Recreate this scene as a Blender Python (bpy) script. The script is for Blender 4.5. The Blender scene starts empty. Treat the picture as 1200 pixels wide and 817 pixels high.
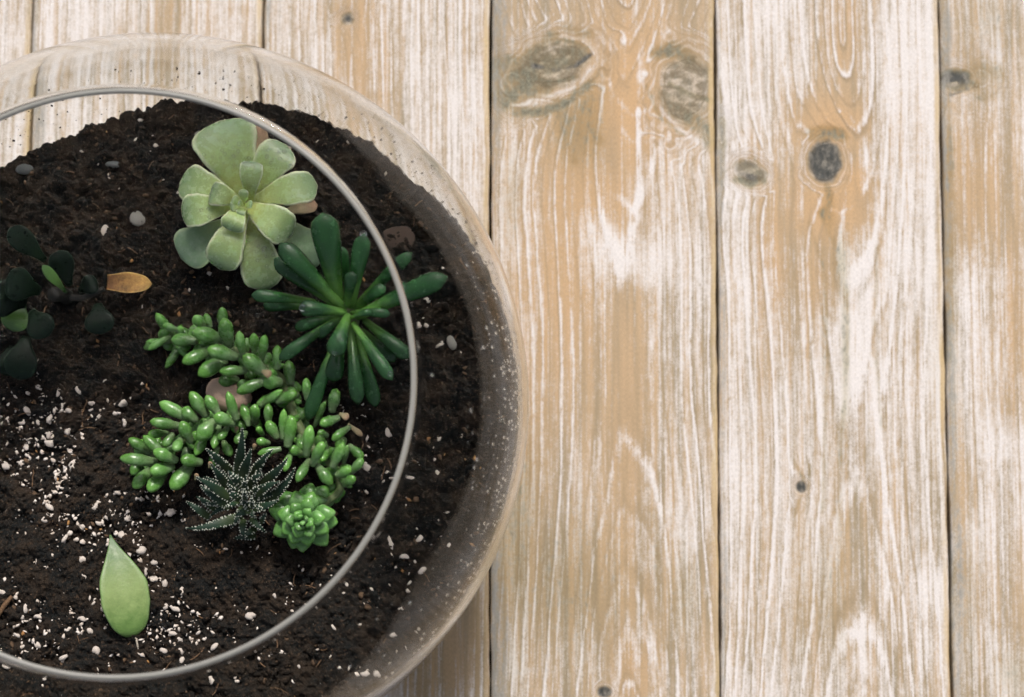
import bpy, math, random
import numpy as np
from mathutils import Vector, Matrix

random.seed(7)
rng = np.random.default_rng(11)
scene = bpy.context.scene
COL = scene.collection

# ------------------------------------------------------------------ camera
R = 0.15                       # bowl radius (m)
ZC = 0.135                     # height of the bowl's centre above the table
U0 = R / 430.0                 # metres per photograph pixel at the bowl's centre
FPX = 2700.0                   # focal length in photograph pixels (1200 wide)
TILT = math.radians(5.86)
CF = np.array([0, math.sin(TILT), -math.cos(TILT)])
CU = np.array([0, math.cos(TILT), math.sin(TILT)])
CX = np.array([1.0, 0, 0])
BOWL = np.array([0, 0, ZC])
CAM = BOWL - (CF * FPX + CX * (190 - 600) + CU * (408.5 - 472)) * U0
cam_data = bpy.data.cameras.new('camera')
cam = bpy.data.objects.new('camera', cam_data)
COL.objects.link(cam)
cam.location = CAM
cam.rotation_euler = (TILT, 0, 0)
cam_data.sensor_width = 36
cam_data.lens = FPX / 1200 * 36
cam_data.clip_start = 0.01
cam_data.clip_end = 200
cam_data.dof.use_dof = True
cam_data.dof.focus_distance = 0.955
cam_data.dof.aperture_fstop = 10
scene.camera = cam

# ------------------------------------------------------------------ light
SUN_EL, SUN_AZ = math.radians(52), math.radians(80)   # azimuth from +X, light comes from the top of the picture
world = bpy.data.worlds.new('World')
scene.world = world
world.use_nodes = True
wn, wl = world.node_tree.nodes, world.node_tree.links
bg = wn['Background']
sky = wn.new('ShaderNodeTexSky')
sky.sky_type = 'NISHITA'
sky.sun_disc = False
sky.sun_elevation = SUN_EL
sky.sun_rotation = math.radians(90) - SUN_AZ
sky.air_density = 1.0
sky.dust_density = 4.0
sky.ozone_density = 0.5
hs = wn.new('ShaderNodeHueSaturation')
hs.inputs['Saturation'].default_value = 0.5           # overcast: the blue is washed out
wl.new(sky.outputs[0], hs.inputs['Color'])
wl.new(hs.outputs[0], bg.inputs['Color'])
bg.inputs['Strength'].default_value = 0.085
sun_data = bpy.data.lights.new('sun', 'SUN')
sun_data.energy = 2.5
sun_data.angle = math.radians(9)
sun_data.color = (1.0, 0.955, 0.89)
sun = bpy.data.objects.new('sun', sun_data)
COL.objects.link(sun)
sd = Vector((math.cos(SUN_EL) * math.cos(SUN_AZ), math.cos(SUN_EL) * math.sin(SUN_AZ), math.sin(SUN_EL)))
sun.rotation_euler = sd.to_track_quat('Z', 'Y').to_euler()
sun.location = sd * 2
scene.view_settings.view_transform = 'Standard'
scene.view_settings.look = 'None'
scene.view_settings.gamma = 1
scene.view_settings.exposure = 0.4
scene.view_settings.use_curve_mapping = False
scene.render.engine = 'CYCLES'
cy = scene.cycles
cy.use_denoising = True
cy.denoising_prefilter = 'FAST'
cy.max_bounces = 18
cy.transmission_bounces = 16
cy.transparent_max_bounces = 16
cy.glossy_bounces = 6
cy.diffuse_bounces = 4
cy.caustics_refractive = True
cy.caustics_reflective = True
cy.blur_glossy = 0.3
cy.sample_clamp_indirect = 6


# ------------------------------------------------------------------ helpers
def ray(px, py):
    d = CF + CX * ((px - 600) / FPX) + CU * ((408.5 - py) / FPX)
    return d


def at(px, py, z):
    d = ray(px, py)
    t = (z - CAM[2]) / d[2]
    return CAM + d * t


def upp(z):
    return (CAM[2] - z) / FPX          # metres per pixel at a height


def hash2(ix, iy, seed):
    h = (ix.astype(np.int64) * 374761393 + iy.astype(np.int64) * 668265263 + seed * 1442695041) & 0xffffffff
    h = ((h ^ (h >> 13)) * 1274126177) & 0xffffffff
    return ((h ^ (h >> 16)) & 0xffffff) / float(0xffffff)


def vnoise(x, y, seed=0):
    x = np.asarray(x, float); y = np.asarray(y, float)
    ix = np.floor(x); iy = np.floor(y)
    fx = x - ix; fy = y - iy
    fx = fx * fx * (3 - 2 * fx); fy = fy * fy * (3 - 2 * fy)
    a = hash2(ix, iy, seed); b = hash2(ix + 1, iy, seed)
    c = hash2(ix, iy + 1, seed); d = hash2(ix + 1, iy + 1, seed)
    return a + (b - a) * fx + (c - a) * fy + (a - b - c + d) * fx * fy


def fbm(x, y, octs=4, seed=0, gain=0.5):
    s = 0; amp = 1; tot = 0
    for o in range(octs):
        s = s + amp * vnoise(x * 2 ** o + 13.7 * o, y * 2 ** o + 7.3 * o, seed + o)
        tot += amp; amp *= gain
    return s / tot


def new_mesh(name, verts, faces, smooth=True, attrs=None):
    me = bpy.data.meshes.new(name)
    verts = np.asarray(verts, dtype=np.float32)
    if isinstance(faces, np.ndarray):
        n, k = faces.shape
        me.vertices.add(len(verts)); me.vertices.foreach_set('co', verts.ravel())
        me.loops.add(n * k); me.loops.foreach_set('vertex_index', faces.astype(np.int32).ravel())
        me.polygons.add(n)
        me.polygons.foreach_set('loop_start', np.arange(0, n * k, k, dtype=np.int32))
        me.polygons.foreach_set('loop_total', np.full(n, k, dtype=np.int32))
        me.update(calc_edges=True)
    else:
        me.from_pydata([tuple(map(float, v)) for v in verts], [], faces)
    if smooth:
        me.polygons.foreach_set('use_smooth', [True] * len(me.polygons))
    for k, v in (attrs or {}).items():
        a = me.attributes.new(k, 'FLOAT', 'POINT')
        a.data.foreach_set('value', np.asarray(v, dtype=np.float32))
    me.validate()
    me.update()
    return me


def link(name, me, mat, parent=None):
    o = bpy.data.objects.new(name, me)
    COL.objects.link(o)
    if mat is not None and me is not None and not me.materials:
        me.materials.append(mat)
    if parent is not None:
        o.parent = parent
    return o


def thing(name, loc, label, cat, group=None):
    o = bpy.data.objects.new(name, None)
    COL.objects.link(o)
    o.location = loc
    o.empty_display_size = 0.01
    tag(o, label, cat, group)
    return o


def tag(o, label, cat, group=None):
    o['label'] = label
    o['category'] = cat
    if group:
        o['group'] = group


def grid_faces(nr, nc, wrap=True, off=0):
    r = np.arange(nr - 1)[:, None]
    c = np.arange(nc if wrap else nc - 1)[None, :]
    c2 = (c + 1) % nc
    f = np.stack([r * nc + c, r * nc + c2, (r + 1) * nc + c2, (r + 1) * nc + c], -1).reshape(-1, 4)
    return f + off


# ------------------------------------------------------------------ node helpers
class NT:
    def __init__(self, name):
        self.mat = bpy.data.materials.new(name)
        self.mat.use_nodes = True
        self.t = self.mat.node_tree
        self.n = self.t.nodes
        self.l = self.t.links
        self.b = self.n['Principled BSDF']
        self.out = self.n['Material Output']

    def put(self, sock, v):
        if isinstance(v, bpy.types.NodeSocket):
            self.l.new(v, sock)
        elif isinstance(v, (tuple, list)) and len(v) == 3 and sock.type == 'RGBA':
            sock.default_value = (*v, 1)
        else:
            sock.default_value = v

    def attr(self, name):
        a = self.n.new('ShaderNodeAttribute'); a.attribute_name = name
        return a.outputs['Fac']

    def coord(self):
        return self.n.new('ShaderNodeTexCoord').outputs['Object']

    def mapping(self, vec, scale, loc=(0, 0, 0)):
        m = self.n.new('ShaderNodeMapping')
        self.l.new(vec, m.inputs['Vector'])
        m.inputs['Scale'].default_value = scale
        m.inputs['Location'].default_value = loc
        return m.outputs[0]

    def noise(self, vec, scale, detail=2, rough=0.5, dist=0.0, dim='3D', w=None):
        n = self.n.new('ShaderNodeTexNoise'); n.noise_dimensions = dim
        if dim != '1D':
            self.l.new(vec, n.inputs['Vector'])
        if w is not None:
            self.l.new(w, n.inputs['W'])
        n.inputs['Scale'].default_value = scale
        n.inputs['Detail'].default_value = detail
        n.inputs['Roughness'].default_value = rough
        n.inputs['Distortion'].default_value = dist
        return n.outputs['Fac']

    def m(self, op, a, b=None, c=None, clamp=False):
        n = self.n.new('ShaderNodeMath'); n.operation = op; n.use_clamp = clamp
        for i, v in enumerate((a, b, c)):
            if v is not None:
                self.put(n.inputs[i], v)
        return n.outputs[0]

    def ss(self, v, lo, hi, tlo=0.0, thi=1.0):
        n = self.n.new('ShaderNodeMapRange'); n.interpolation_type = 'SMOOTHSTEP'
        self.put(n.inputs['Value'], v)
        n.inputs['From Min'].default_value = lo; n.inputs['From Max'].default_value = hi
        n.inputs['To Min'].default_value = tlo; n.inputs['To Max'].default_value = thi
        return n.outputs[0]

    def mix(self, fac, a, b, blend='MIX'):
        n = self.n.new('ShaderNodeMix'); n.data_type = 'RGBA'; n.blend_type = blend
        self.put(n.inputs['Factor'], fac)
        self.put(n.inputs[6], a); self.put(n.inputs[7], b)
        return n.outputs[2]

    def bump(self, h, strength, dist, normal=None):
        n = self.n.new('ShaderNodeBump')
        n.inputs['Strength'].default_value = strength
        n.inputs['Distance'].default_value = dist
        self.l.new(h, n.inputs['Height'])
        if normal is not None:
            self.l.new(normal, n.inputs['Normal'])
        return n.outputs[0]

    def set(self, **kw):
        for k, v in kw.items():
            self.put(self.b.inputs[k.replace('_', ' ')], v)
        return self


# ------------------------------------------------------------------ materials
def mat_wood():
    k = NT('weathered_wood')
    co = k.coord()
    ring, wash, knot = k.attr('ring'), k.attr('wash'), k.attr('knot')
    stain, warm, ed_r, ed_l = k.attr('stain'), k.attr('warm'), k.attr('edge_r'), k.attr('edge_l')
    ringamp = k.attr('ringamp')
    fib = k.noise(k.mapping(co, (1500, 42, 1)), 1, 3, 0.6)
    fib2 = k.noise(k.mapping(co, (330, 9, 1), (3, 1, 0)), 1, 3, 0.55)
    mott = k.noise(co, 1250, 2, 0.6)
    mott2 = k.noise(k.mapping(co, (1, 0.45, 1)), 420, 3, 0.6)
    blotch = k.noise(k.mapping(co, (1, 0.5, 1), (0, 5, 0)), 34, 4, 0.6)
    rd = k.m('ADD', ring, k.m('MULTIPLY', k.m('SUBTRACT', fib2, 0.5), 0.45))
    cosr = k.m('COSINE', k.m('MULTIPLY', rd, 2 * math.pi))
    line = k.m('POWER', k.m('MULTIPLY_ADD', cosr, 0.5, 0.5), 3.0)
    amp = k.ss(k.noise(None, 1.4, 1, 0.5, dim='1D', w=ring), 0.3, 0.7)
    ln = k.m('MULTIPLY', k.m('MULTIPLY', line, amp), ringamp)
    # thin dark latewood edge beside the pale ridge
    cosd = k.m('COSINE', k.m('MULTIPLY', k.m('SUBTRACT', rd, 0.2), 2 * math.pi))
    dark = k.m('MULTIPLY', k.m('MULTIPLY', k.m('POWER', k.m('MULTIPLY_ADD', cosd, 0.5, 0.5), 6.0), amp), ringamp)

    def add(*xs):
        s = xs[0]
        for x in xs[1:]:
            s = k.m('ADD', s, x)
        return s

    def cen(x, g):
        return k.m('MULTIPLY', k.m('SUBTRACT', x, 0.5), g)
    streak = k.noise(k.mapping(co, (620, 4, 1), (7, 3, 0)), 1, 2, 0.5)
    ln = k.m('MULTIPLY', ln, k.ss(k.m('ADD', fib, cen(mott2, 0.7)), 0.2, 0.5))
    W = add(wash, k.m('MULTIPLY', ln, 0.70), k.m('MULTIPLY', dark, -0.45), cen(fib, 1.15), cen(fib2, 0.75), cen(streak, 1.1),
            cen(mott, 0.85), cen(mott2, 0.75), cen(blotch, 1.0))
    W = k.ss(W, 0.08, 0.94)
    tan = k.mix(k.ss(k.noise(k.mapping(co, (260, 11, 1)), 1, 2, .5), 0.3, 0.72), (0.46, 0.33, 0.205), (0.29, 0.23, 0.15))
    tan = k.mix(k.ss(streak, 0.52, 0.7, 0, 0.55), tan, (0.28, 0.235, 0.165))
    tan = k.mix(k.m('MULTIPLY', warm, 0.95), tan, (0.51, 0.325, 0.17))
    tan = k.mix(k.ss(mott, 0.55, 0.8, 0, 0.5), tan, (0.27, 0.215, 0.15))
    tan = k.mix(k.m('MULTIPLY', dark, 0.45), tan, (0.26, 0.20, 0.13))
    colr = k.mix(W, tan, k.mix(mott2, (0.72, 0.675, 0.655), (0.64, 0.595, 0.57)))
    kq = k.attr('kq')
    # figure inside a knot: fine uneven rings, cracks, collar
    kd = k.m('ADD', kq, k.m('ADD', cen(mott2, 0.14), cen(blotch, 0.25)))
    krn = k.noise(None, 4.5, 3, 0.65, dim='1D', w=kd)
    kcl = k.noise(k.mapping(co, (0.55, 1.0, 1), (2, 9, 0)), 210, 4, 0.62, 0.8)
    kfig = k.ss(k.m('ADD', k.m('ADD', kcl, cen(krn, 0.7)), k.m('ADD', cen(mott, 0.4), k.m('MULTIPLY', stain, -0.28))), 0.30, 0.62)
    kcol = k.mix(kfig, k.mix(mott2, (0.085, 0.08, 0.055), (0.26, 0.20, 0.135)), (0.56, 0.48, 0.40))
    kcol = k.mix(k.ss(kd, 0.45, 0.1, 0.0, 0.4), kcol, (0.24, 0.23, 0.185))
    colr = k.mix(k.ss(kd, 1.12, 0.70, 0.0, 0.85), colr, kcol)
    collar = k.m('MULTIPLY', k.ss(kd, 0.88, 1.05), k.ss(kd, 1.75, 1.15))
    crn = k.noise(None, 5.5, 2, 0.5, dim='1D', w=k.m('ADD', kd, 3.3))
    colr = k.mix(k.m('MULTIPLY', collar, k.ss(crn, 0.36, 0.56, 0.95, 0.0)), colr, k.mix(mott2, (0.30, 0.205, 0.12), (0.44, 0.30, 0.165)))
    colr = k.mix(k.m('MULTIPLY', collar, k.ss(crn, 0.52, 0.70, 0.0, 0.4)), colr, (0.62, 0.53, 0.46))
    # moss-grey stain and painted knot shadows: a soft tint plus broken darker flecks
    st = k.m('ADD', stain, k.m('ADD', k.m('ADD', cen(mott2, 2.2), cen(mott, 1.0)), k.m('ADD', cen(blotch, 1.0), cen(fib2, 0.8))))
    st = k.m('MULTIPLY', k.ss(st, 0.35, 1.25), k.ss(stain, 0.02, 0.35))
    soft = k.mix(1.0, colr, k.mix(mott2, (0.66, 0.64, 0.52), (0.88, 0.85, 0.74)), 'MULTIPLY')
    colr = k.mix(k.ss(stain, 0.02, 0.6), colr, soft)
    colr = k.mix(k.m('MULTIPLY', st, 0.85), colr, k.mix(k.ss(mott, 0.3, 0.7), (0.085, 0.088, 0.062), (0.22, 0.21, 0.15)))
    kn = k.m('ADD', knot, k.m('ADD', cen(mott2, 0.9), cen(fib, 0.3)))
    colr = k.mix(k.m('MULTIPLY', k.ss(kn, 0.30, 0.85), k.ss(knot, 0.1, 0.4)), colr,
                 k.mix(k.ss(k.m('ADD', mott2, cen(mott, .4)), .4, .75), (0.045, 0.046, 0.042), (0.20, 0.18, 0.15)))
    colr = k.mix(k.m('MULTIPLY', ed_r, k.ss(k.m('ADD', fib2, cen(blotch, 1.2)), 0.25, 0.7, 0.1, 0.8)), colr, k.mix(mott2, (0.60, 0.45, 0.23), (0.48, 0.34, 0.17)))
    colr = k.mix(k.m('MULTIPLY', ed_l, k.ss(add(fib2, cen(mott2, 1.0), cen(fib, 0.8)), 0.3, 0.7, 0.1, 0.95)), colr,
                 k.mix(mott, (0.21, 0.20, 0.175), (0.33, 0.31, 0.275)))
    pore = k.noise(k.mapping(co, (2600, 700, 1), (1, 8, 0)), 1, 3, 0.7)
    pv = k.ss(pore, 0.25, 0.75, 0.80, 1.13)
    cc = k.n.new('ShaderNodeCombineColor')
    for q_ in cc.inputs[:3]:
        k.l.new(pv, q_)
    colr = k.mix(1.0, colr, cc.outputs[0], 'MULTIPLY')
    h = add(k.m('MULTIPLY', ln, 0.8), k.m('MULTIPLY', fib, 0.8), k.m('MULTIPLY', mott, 0.35), k.m('MULTIPLY', dark, -0.6))
    rough = k.m('MULTIPLY_ADD', W, 0.12, 0.55)
    k.set(Base_Color=colr, Roughness=rough, Normal=k.bump(h, 0.35, 0.0006))
    k.b.inputs['Specular IOR Level'].default_value = 0.3
    return k.mat


def mat_soil():
    k = NT('potting_soil')
    co = k.coord()
    a = k.noise(co, 90, 4, 0.65); b = k.noise(co, 700, 3, 0.6); c = k.noise(k.mapping(co, (1, 1, 1), (4, 2, 0)), 1500, 2, 0.5)
    col = k.mix(k.ss(a, 0.36, 0.66), (0.0085, 0.0092, 0.0090), (0.028, 0.0195, 0.0135))
    col = k.mix(k.ss(b, 0.55, 0.75), col, (0.085, 0.052, 0.032))
    col = k.mix(k.ss(c, 0.66, 0.76), col, (0.16, 0.105, 0.065))
    k.set(Base_Color=col, Roughness=0.9, Normal=k.bump(k.m('ADD', b, c), 0.9, 0.0012))
    k.b.inputs['Specular IOR Level'].default_value = 0.2
    return k.mat


def mat_plain(name, c1, c2, scale=600, rough=0.7, bump=0.3, spec=0.4, d=0.0008):
    k = NT(name)
    co = k.coord()
    n = k.noise(co, scale, 3, 0.6)
    k.set(Base_Color=k.mix(k.ss(n, 0.3, 0.7), c1, c2), Roughness=rough, Normal=k.bump(n, bump, d))
    k.b.inputs['Specular IOR Level'].default_value = spec
    return k.mat


def mat_leaf(name, base, mid, tip, edge, edge_w=0.5, rough=0.35, spec=0.5, sss=0.12, mottle=0.25, tipw=0.0, speck=None, bloom=0.0):
    """colours run along the leaf (attribute t 0..1) and to its margin (attribute e 0..1)"""
    k = NT(name)
    co = k.coord()
    t, e, v = k.attr('t'), k.attr('e'), k.attr('v')
    n = k.noise(co, 260, 3, 0.6)
    n2 = k.noise(co, 1400, 2, 0.6)
    tt = k.m('ADD', t, k.m('MULTIPLY', k.m('SUBTRACT', n, 0.5), 0.4))
    col = k.mix(k.ss(tt, 0.05, 0.5), base, mid)
    col = k.mix(k.ss(tt, 0.45, 1.0), col, tip)
    col = k.mix(k.m('MULTIPLY', k.ss(e, 0.80, 0.97), edge_w), col, edge)
    val = k.m('ADD', k.m('MULTIPLY_ADD', v, 0.5, 0.75), k.m('MULTIPLY', k.m('SUBTRACT', n, 0.5), mottle))
    val = k.m('ADD', val, k.m('MULTIPLY', k.m('SUBTRACT', n2, 0.5), mottle * 0.7))
    cmb = k.n.new('ShaderNodeCombineColor')
    for s in cmb.inputs[:3]:
        k.l.new(val, s)
    col = k.mix(1.0, col, cmb.outputs[0], 'MULTIPLY')
    if speck:
        col = k.mix(k.ss(n2, 0.66, 0.75, 0, 0.5), col, speck)
    if bloom:
        col = k.mix(k.m('MULTIPLY', k.ss(n, 0.45, 0.75), bloom), col, (0.36, 0.44, 0.33))
    k.set(Base_Color=col, Roughness=k.m('MULTIPLY_ADD', n, 0.25, rough - 0.12), Normal=k.bump(k.m('ADD', n2, k.m('MULTIPLY', n, 2.0)), 0.16, 0.0006))
    k.b.inputs['Specular IOR Level'].default_value = spec
    if sss:
        k.b.inputs['Subsurface Weight'].default_value = sss
        k.b.inputs['Subsurface Radius'].default_value = (0.5, 1.0, 0.25)
        k.b.inputs['Subsurface Scale'].default_value = 0.0025
    return k.mat


def mat_glass(name, tint, rough=0.0, ior=1.5, wavy=0.0):
    k = NT(name)
    k.set(Base_Color=tint, Roughness=rough, IOR=ior)
    k.b.inputs['Transmission Weight'].default_value = 1.0
    if wavy:
        k.set(Normal=k.bump(k.noise(k.mapping(k.coord(), (14, 14, 330)), 1, 3, 0.6), wavy, 0.0010))
    return k.mat


M = {}
M['wood'] = mat_wood()
M['soil'] = mat_soil()
M['glass'] = mat_glass('clear_glass', (0.985, 0.995, 0.99), 0.0, 1.15, 0.02)
M['rim'] = mat_glass('ground_rim_glass', (0.40, 0.39, 0.36), 0.42)
M['rim'].node_tree.nodes['Principled BSDF'].inputs['Transmission Weight'].default_value = 0.45
M['water'] = mat_glass('water', (1, 1, 1), 0.0, 1.33)
M['perlite'] = mat_plain('perlite', (0.45, 0.37, 0.30), (0.78, 0.71, 0.65), 420, 0.85, 0.5, 0.2)
M['rosette'] = mat_leaf('rosette_leaf', (0.50, 0.55, 0.20), (0.32, 0.42, 0.155), (0.185, 0.27, 0.14), (0.60, 0.63, 0.42), 0.95, 0.26, 0.65, 0.10, 0.6, bloom=0.15)
M['rosette_old'] = mat_leaf('rosette_old_leaf', (0.25, 0.34, 0.14), (0.16, 0.245, 0.125), (0.125, 0.19, 0.12), (0.33, 0.38, 0.22), 0.6, 0.45, 0.45, 0.1, 0.3, bloom=0.3)
M['finger'] = mat_leaf('finger_leaf', (0.11, 0.24, 0.05), (0.017, 0.068, 0.018), (0.018, 0.060, 0.020), (0.02, 0.08, 0.03), 0.0, 0.24, 0.4, 0.08, 0.3, speck=(0.10, 0.17, 0.10))
M['bean'] = mat_leaf('bean_leaf', (0.13, 0.20, 0.09), (0.072, 0.185, 0.036), (0.115, 0.28, 0.048), (0.1, 0.25, 0.04), 0.0, 0.27, 0.55, 0.06, 0.6, bloom=0.20)
M['star'] = mat_leaf('star_leaf', (0.09, 0.18, 0.07), (0.085, 0.22, 0.05), (0.13, 0.31, 0.06), (0.2, 0.36, 0.14), 0.3, 0.30, 0.55, 0.06, 0.5, bloom=0.22)
M['zebra'] = mat_leaf('zebra_leaf', (0.05, 0.075, 0.03), (0.016, 0.036, 0.022), (0.010, 0.022, 0.015), (0.02, 0.03, 0.02), 0.0, 0.5, 0.25, 0.0, 0.3)
M['tubercle'] = mat_plain('tubercle', (0.36, 0.38, 0.32), (0.52, 0.53, 0.45), 2000, 0.6, 0.2)
M['jade'] = mat_leaf('jade_leaf', (0.006, 0.013, 0.007), (0.005, 0.010, 0.006), (0.0055, 0.0125, 0.008), (0.022, 0.042, 0.026), 0.35, 0.3, 0.12, 0.0, 0.4)  # deep shade and the margins' sheen are put into these leaf colours
M['jade_lit'] = mat_leaf('jade_green_leaf', (0.03, 0.07, 0.02), (0.10, 0.20, 0.04), (0.05, 0.11, 0.03), (0.14, 0.25, 0.08), 0.4, 0.3, 0.5, 0.05, 0.4)  # brighter copy for the lit leaves, light painted into the green
M['red'] = mat_leaf('reddish_leaf', (0.05, 0.04, 0.025), (0.10, 0.035, 0.02), (0.13, 0.04, 0.025), (0.05, 0.03, 0.02), 0.3, 0.4, 0.4, 0.03, 0.5)
M['dry'] = mat_leaf('dry_leaf', (0.14, 0.065, 0.025), (0.30, 0.16, 0.05), (0.42, 0.245, 0.075), (0.56, 0.36, 0.13), 0.6, 0.5, 0.3, 0.0, 1.5)
M['withered'] = mat_leaf('withered_leaf', (0.26, 0.24, 0.13), (0.30, 0.24, 0.14), (0.26, 0.16, 0.10), (0.36, 0.27, 0.17), 0.5, 0.6, 0.3, 0.0, 0.7)
M['cutting'] = mat_leaf('cutting_leaf', (0.11, 0.20, 0.05), (0.21, 0.285, 0.10), (0.065, 0.13, 0.045), (0.17, 0.28, 0.10), 0.55, 0.42, 0.4, 0.05, 0.5, speck=(0.10, 0.15, 0.05))
M['stem'] = mat_plain('green_stem', (0.08, 0.12, 0.04), (0.14, 0.17, 0.07), 500, 0.6, 0.3)
M['darkstem'] = mat_plain('dark_stem', (0.012, 0.012, 0.010), (0.025, 0.021, 0.016), 500, 0.7, 0.3)
M['root'] = mat_plain('pale_root', (0.38, 0.33, 0.26), (0.48, 0.42, 0.34), 800, 0.7, 0.3)
M['twig'] = mat_plain('brown_twig', (0.09, 0.05, 0.026), (0.18, 0.10, 0.05), 900, 0.8, 0.4)
M['slate'] = mat_plain('grey_pebble', (0.05, 0.058, 0.056), (0.11, 0.115, 0.11), 350, 0.6, 0.3)
M['pale'] = mat_plain('pale_pebble', (0.17, 0.165, 0.15), (0.27, 0.25, 0.22), 350, 0.7, 0.4)
M['pink'] = mat_plain('pink_stone', (0.74, 0.58, 0.48), (0.50, 0.29, 0.19), 170, 0.75, 0.5)
M['brownstone'] = mat_plain('brown_stone', (0.04, 0.026, 0.019), (0.085, 0.052, 0.037), 260, 0.8, 0.4)
M['bark'] = mat_plain('bark_crumb', (0.05, 0.031, 0.020), (0.14, 0.088, 0.052), 300, 0.85, 0.5, 0.2)
M['amber'] = mat_plain('amber_chip', (0.38, 0.20, 0.07), (0.26, 0.12, 0.04), 600, 0.7, 0.4)

# ------------------------------------------------------------------ tabletop: one child per plank
table = bpy.data.objects.new('tabletop', None)
COL.objects.link(table)
table['kind'] = 'structure'
table['label'] = 'whitewashed weathered wooden plank table top under the glass bowl'

seams_px = [-515, -243, 29, 304, 574.5, 841, 1108, 1376]
seam_x = [at(p, 408.5, 0)[0] for p in seams_px]
Y_HI, Y_LO = 0.46, -0.31
y_vis_hi = at(600, -12, 0)[1]; y_vis_lo = at(600, 830, 0)[1]
ys = np.concatenate([np.linspace(Y_LO, y_vis_lo, 30)[:-1],
                     np.arange(y_vis_lo, y_vis_hi, 0.0009),
                     np.linspace(y_vis_hi, Y_HI, 30)[1:]])

# knots: px, py, radius across px, radius along px, ring push (rings), core darkness, stain, tilt
KN = {
    4: [(648, 78, 48, 28, 3.8, 0.12, 0.55, 0.33), (600, 100, 28, 30, 0.5, 0.0, 0.9, 0.6), (802, 106, 32, 44, 3.6, 0.06, 0.36, -0.35),
        (708, 811, 9, 7, 0.9, 0.75, 0.2, 0)],
    5: [(968, 190, 20, 25, 3.2, 1.0, 0.35, 0.0), (880, 202, 19, 14, 1.7, 0.62, 0.42, -0.4), (846, 160, 6, 20, 0.4, 0.3, 0.5, 0),
        (939, 571, 8, 8, 1.0, 0.8, 0.2, 0), (968, 156, 20, 9, 0.0, 0.25, 0.75, 0)],
    6: [(1118, 93, 20, 13, 1.6, 0.75, 0.9, 0.0), (1150, 92, 26, 24, 0.7, 0.0, 0.40, 0)],
    3: [(408, 22, 9, 9, 1.2, 0.55, 0.3, 0)],
    2: [(200, 30, 18, 60, 0.0, 0.0, 0.12, 0)],
}
# wash patches: px, py, rx, ry, amount (+ white, - bare)
PATCH = {
    4: [(735, 130, 70, 120, -0.22), (650, 230, 60, 120, -0.16), (700, 330, 45, 200, -0.12), (735, 470, 26, 180, -0.30), (730, 300, 60, 26, 0.42),
        (690, 265, 26, 26, 0.25), (800, 330, 26, 160, 0.34), (800, 205, 26, 50, 0.30), (740, 232, 14, 30, 0.35), (600, 215, 14, 60, 0.4),
        (600, 770, 10, 30, 0.4), (745, 640, 30, 40, 0.2), (690, 700, 90, 110, -0.16), (745, 745, 12, 30, 0.25), (745, 800, 15, 50, -0.25), (640, 600, 40, 100, -0.08),
        (810, 90, 22, 12, 0.3), (800, 650, 30, 90, 0.15), (650, 20, 80, 30, -0.05), (790, 40, 50, 40, -0.12)],
    5: [(985, 60, 24, 120, -0.35), (968, 150, 30, 40, -0.4), (975, 245, 48, 36, -0.65), (1000, 205, 20, 30, -0.4), (968, 140, 34, 24, -0.4), (735, 100, 1, 1, 0), (955, 330, 26, 60, -0.25), (905, 300, 18, 60, -0.2),
        (880, 90, 30, 120, 0.18), (1060, 100, 40, 160, 0.2), (1015, 190, 10, 22, 0.4), (945, 178, 12, 20, 0.35), (1000, 430, 14, 100, 0.25), (1010, 640, 18, 70, -0.32),
        (1000, 800, 20, 40, 0.2), (870, 500, 22, 250, 0.12), (1090, 690, 18, 22, 0.4), (940, 750, 40, 100, -0.1), (1050, 600, 30, 150, -0.08), (885, 170, 16, 20, -0.2), (930, 240, 14, 14, .3)],
    6: [(1140, 40, 30, 60, -0.05), (1140, 210, 34, 70, -0.38), (1180, 230, 30, 80, -0.12), (1185, 380, 22, 120, -0.2), (1135, 350, 12, 40, 0.3),
        (1165, 700, 26, 100, -0.22), (1150, 620, 20, 30, 0.25), (1165, 520, 30, 30, 0.25), (1180, 790, 40, 20, 0.25)],
    3: [(420, 60, 30, 100, -0.2), (500, 120, 40, 160, 0.1), (540, 200, 20, 100, 0.1), (400, 10, 30, 20, -0.1), (510, 770, 50, 60, -0.3), (540, 700, 30, 100, -.2)],
    2: [(90, 40, 40, 60, 0.05), (200, 20, 22, 60, -0.3), (60, 10, 10, 50, 0.3), (250, 30, 30, 60, 0.1)],
    1: [(20, 40, 10, 100, 0.1)],
}
WARM = {4: [(740, 110, 50, 110, 1.0), (690, 230, 70, 80, .8), (720, 130, 60, 90, 0.8), (650, 300, 60, 160, 0.75), (620, 420, 30, 140, 0.6), (735, 500, 30, 200, 0.4), (740, 790, 20, 50, 0.6)],
        5: [(975, 240, 48, 44, 1.0), (975, 150, 40, 36, 1.0), (1000, 215, 26, 30, 1.0), (985, 40, 20, 80, 0.5), (905, 310, 18, 80, 0.7), (955, 330, 26, 60, 0.5), (875, 170, 12, 20, 0.6)],
        6: [(1140, 210, 34, 80, 0.55), (1190, 380, 20, 100, 0.5)], 3: [(420, 60, 30, 100, 0.5), (510, 780, 50, 60, 0.35)], 2: [(250, 20, 40, 60, 0.2)]}
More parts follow.
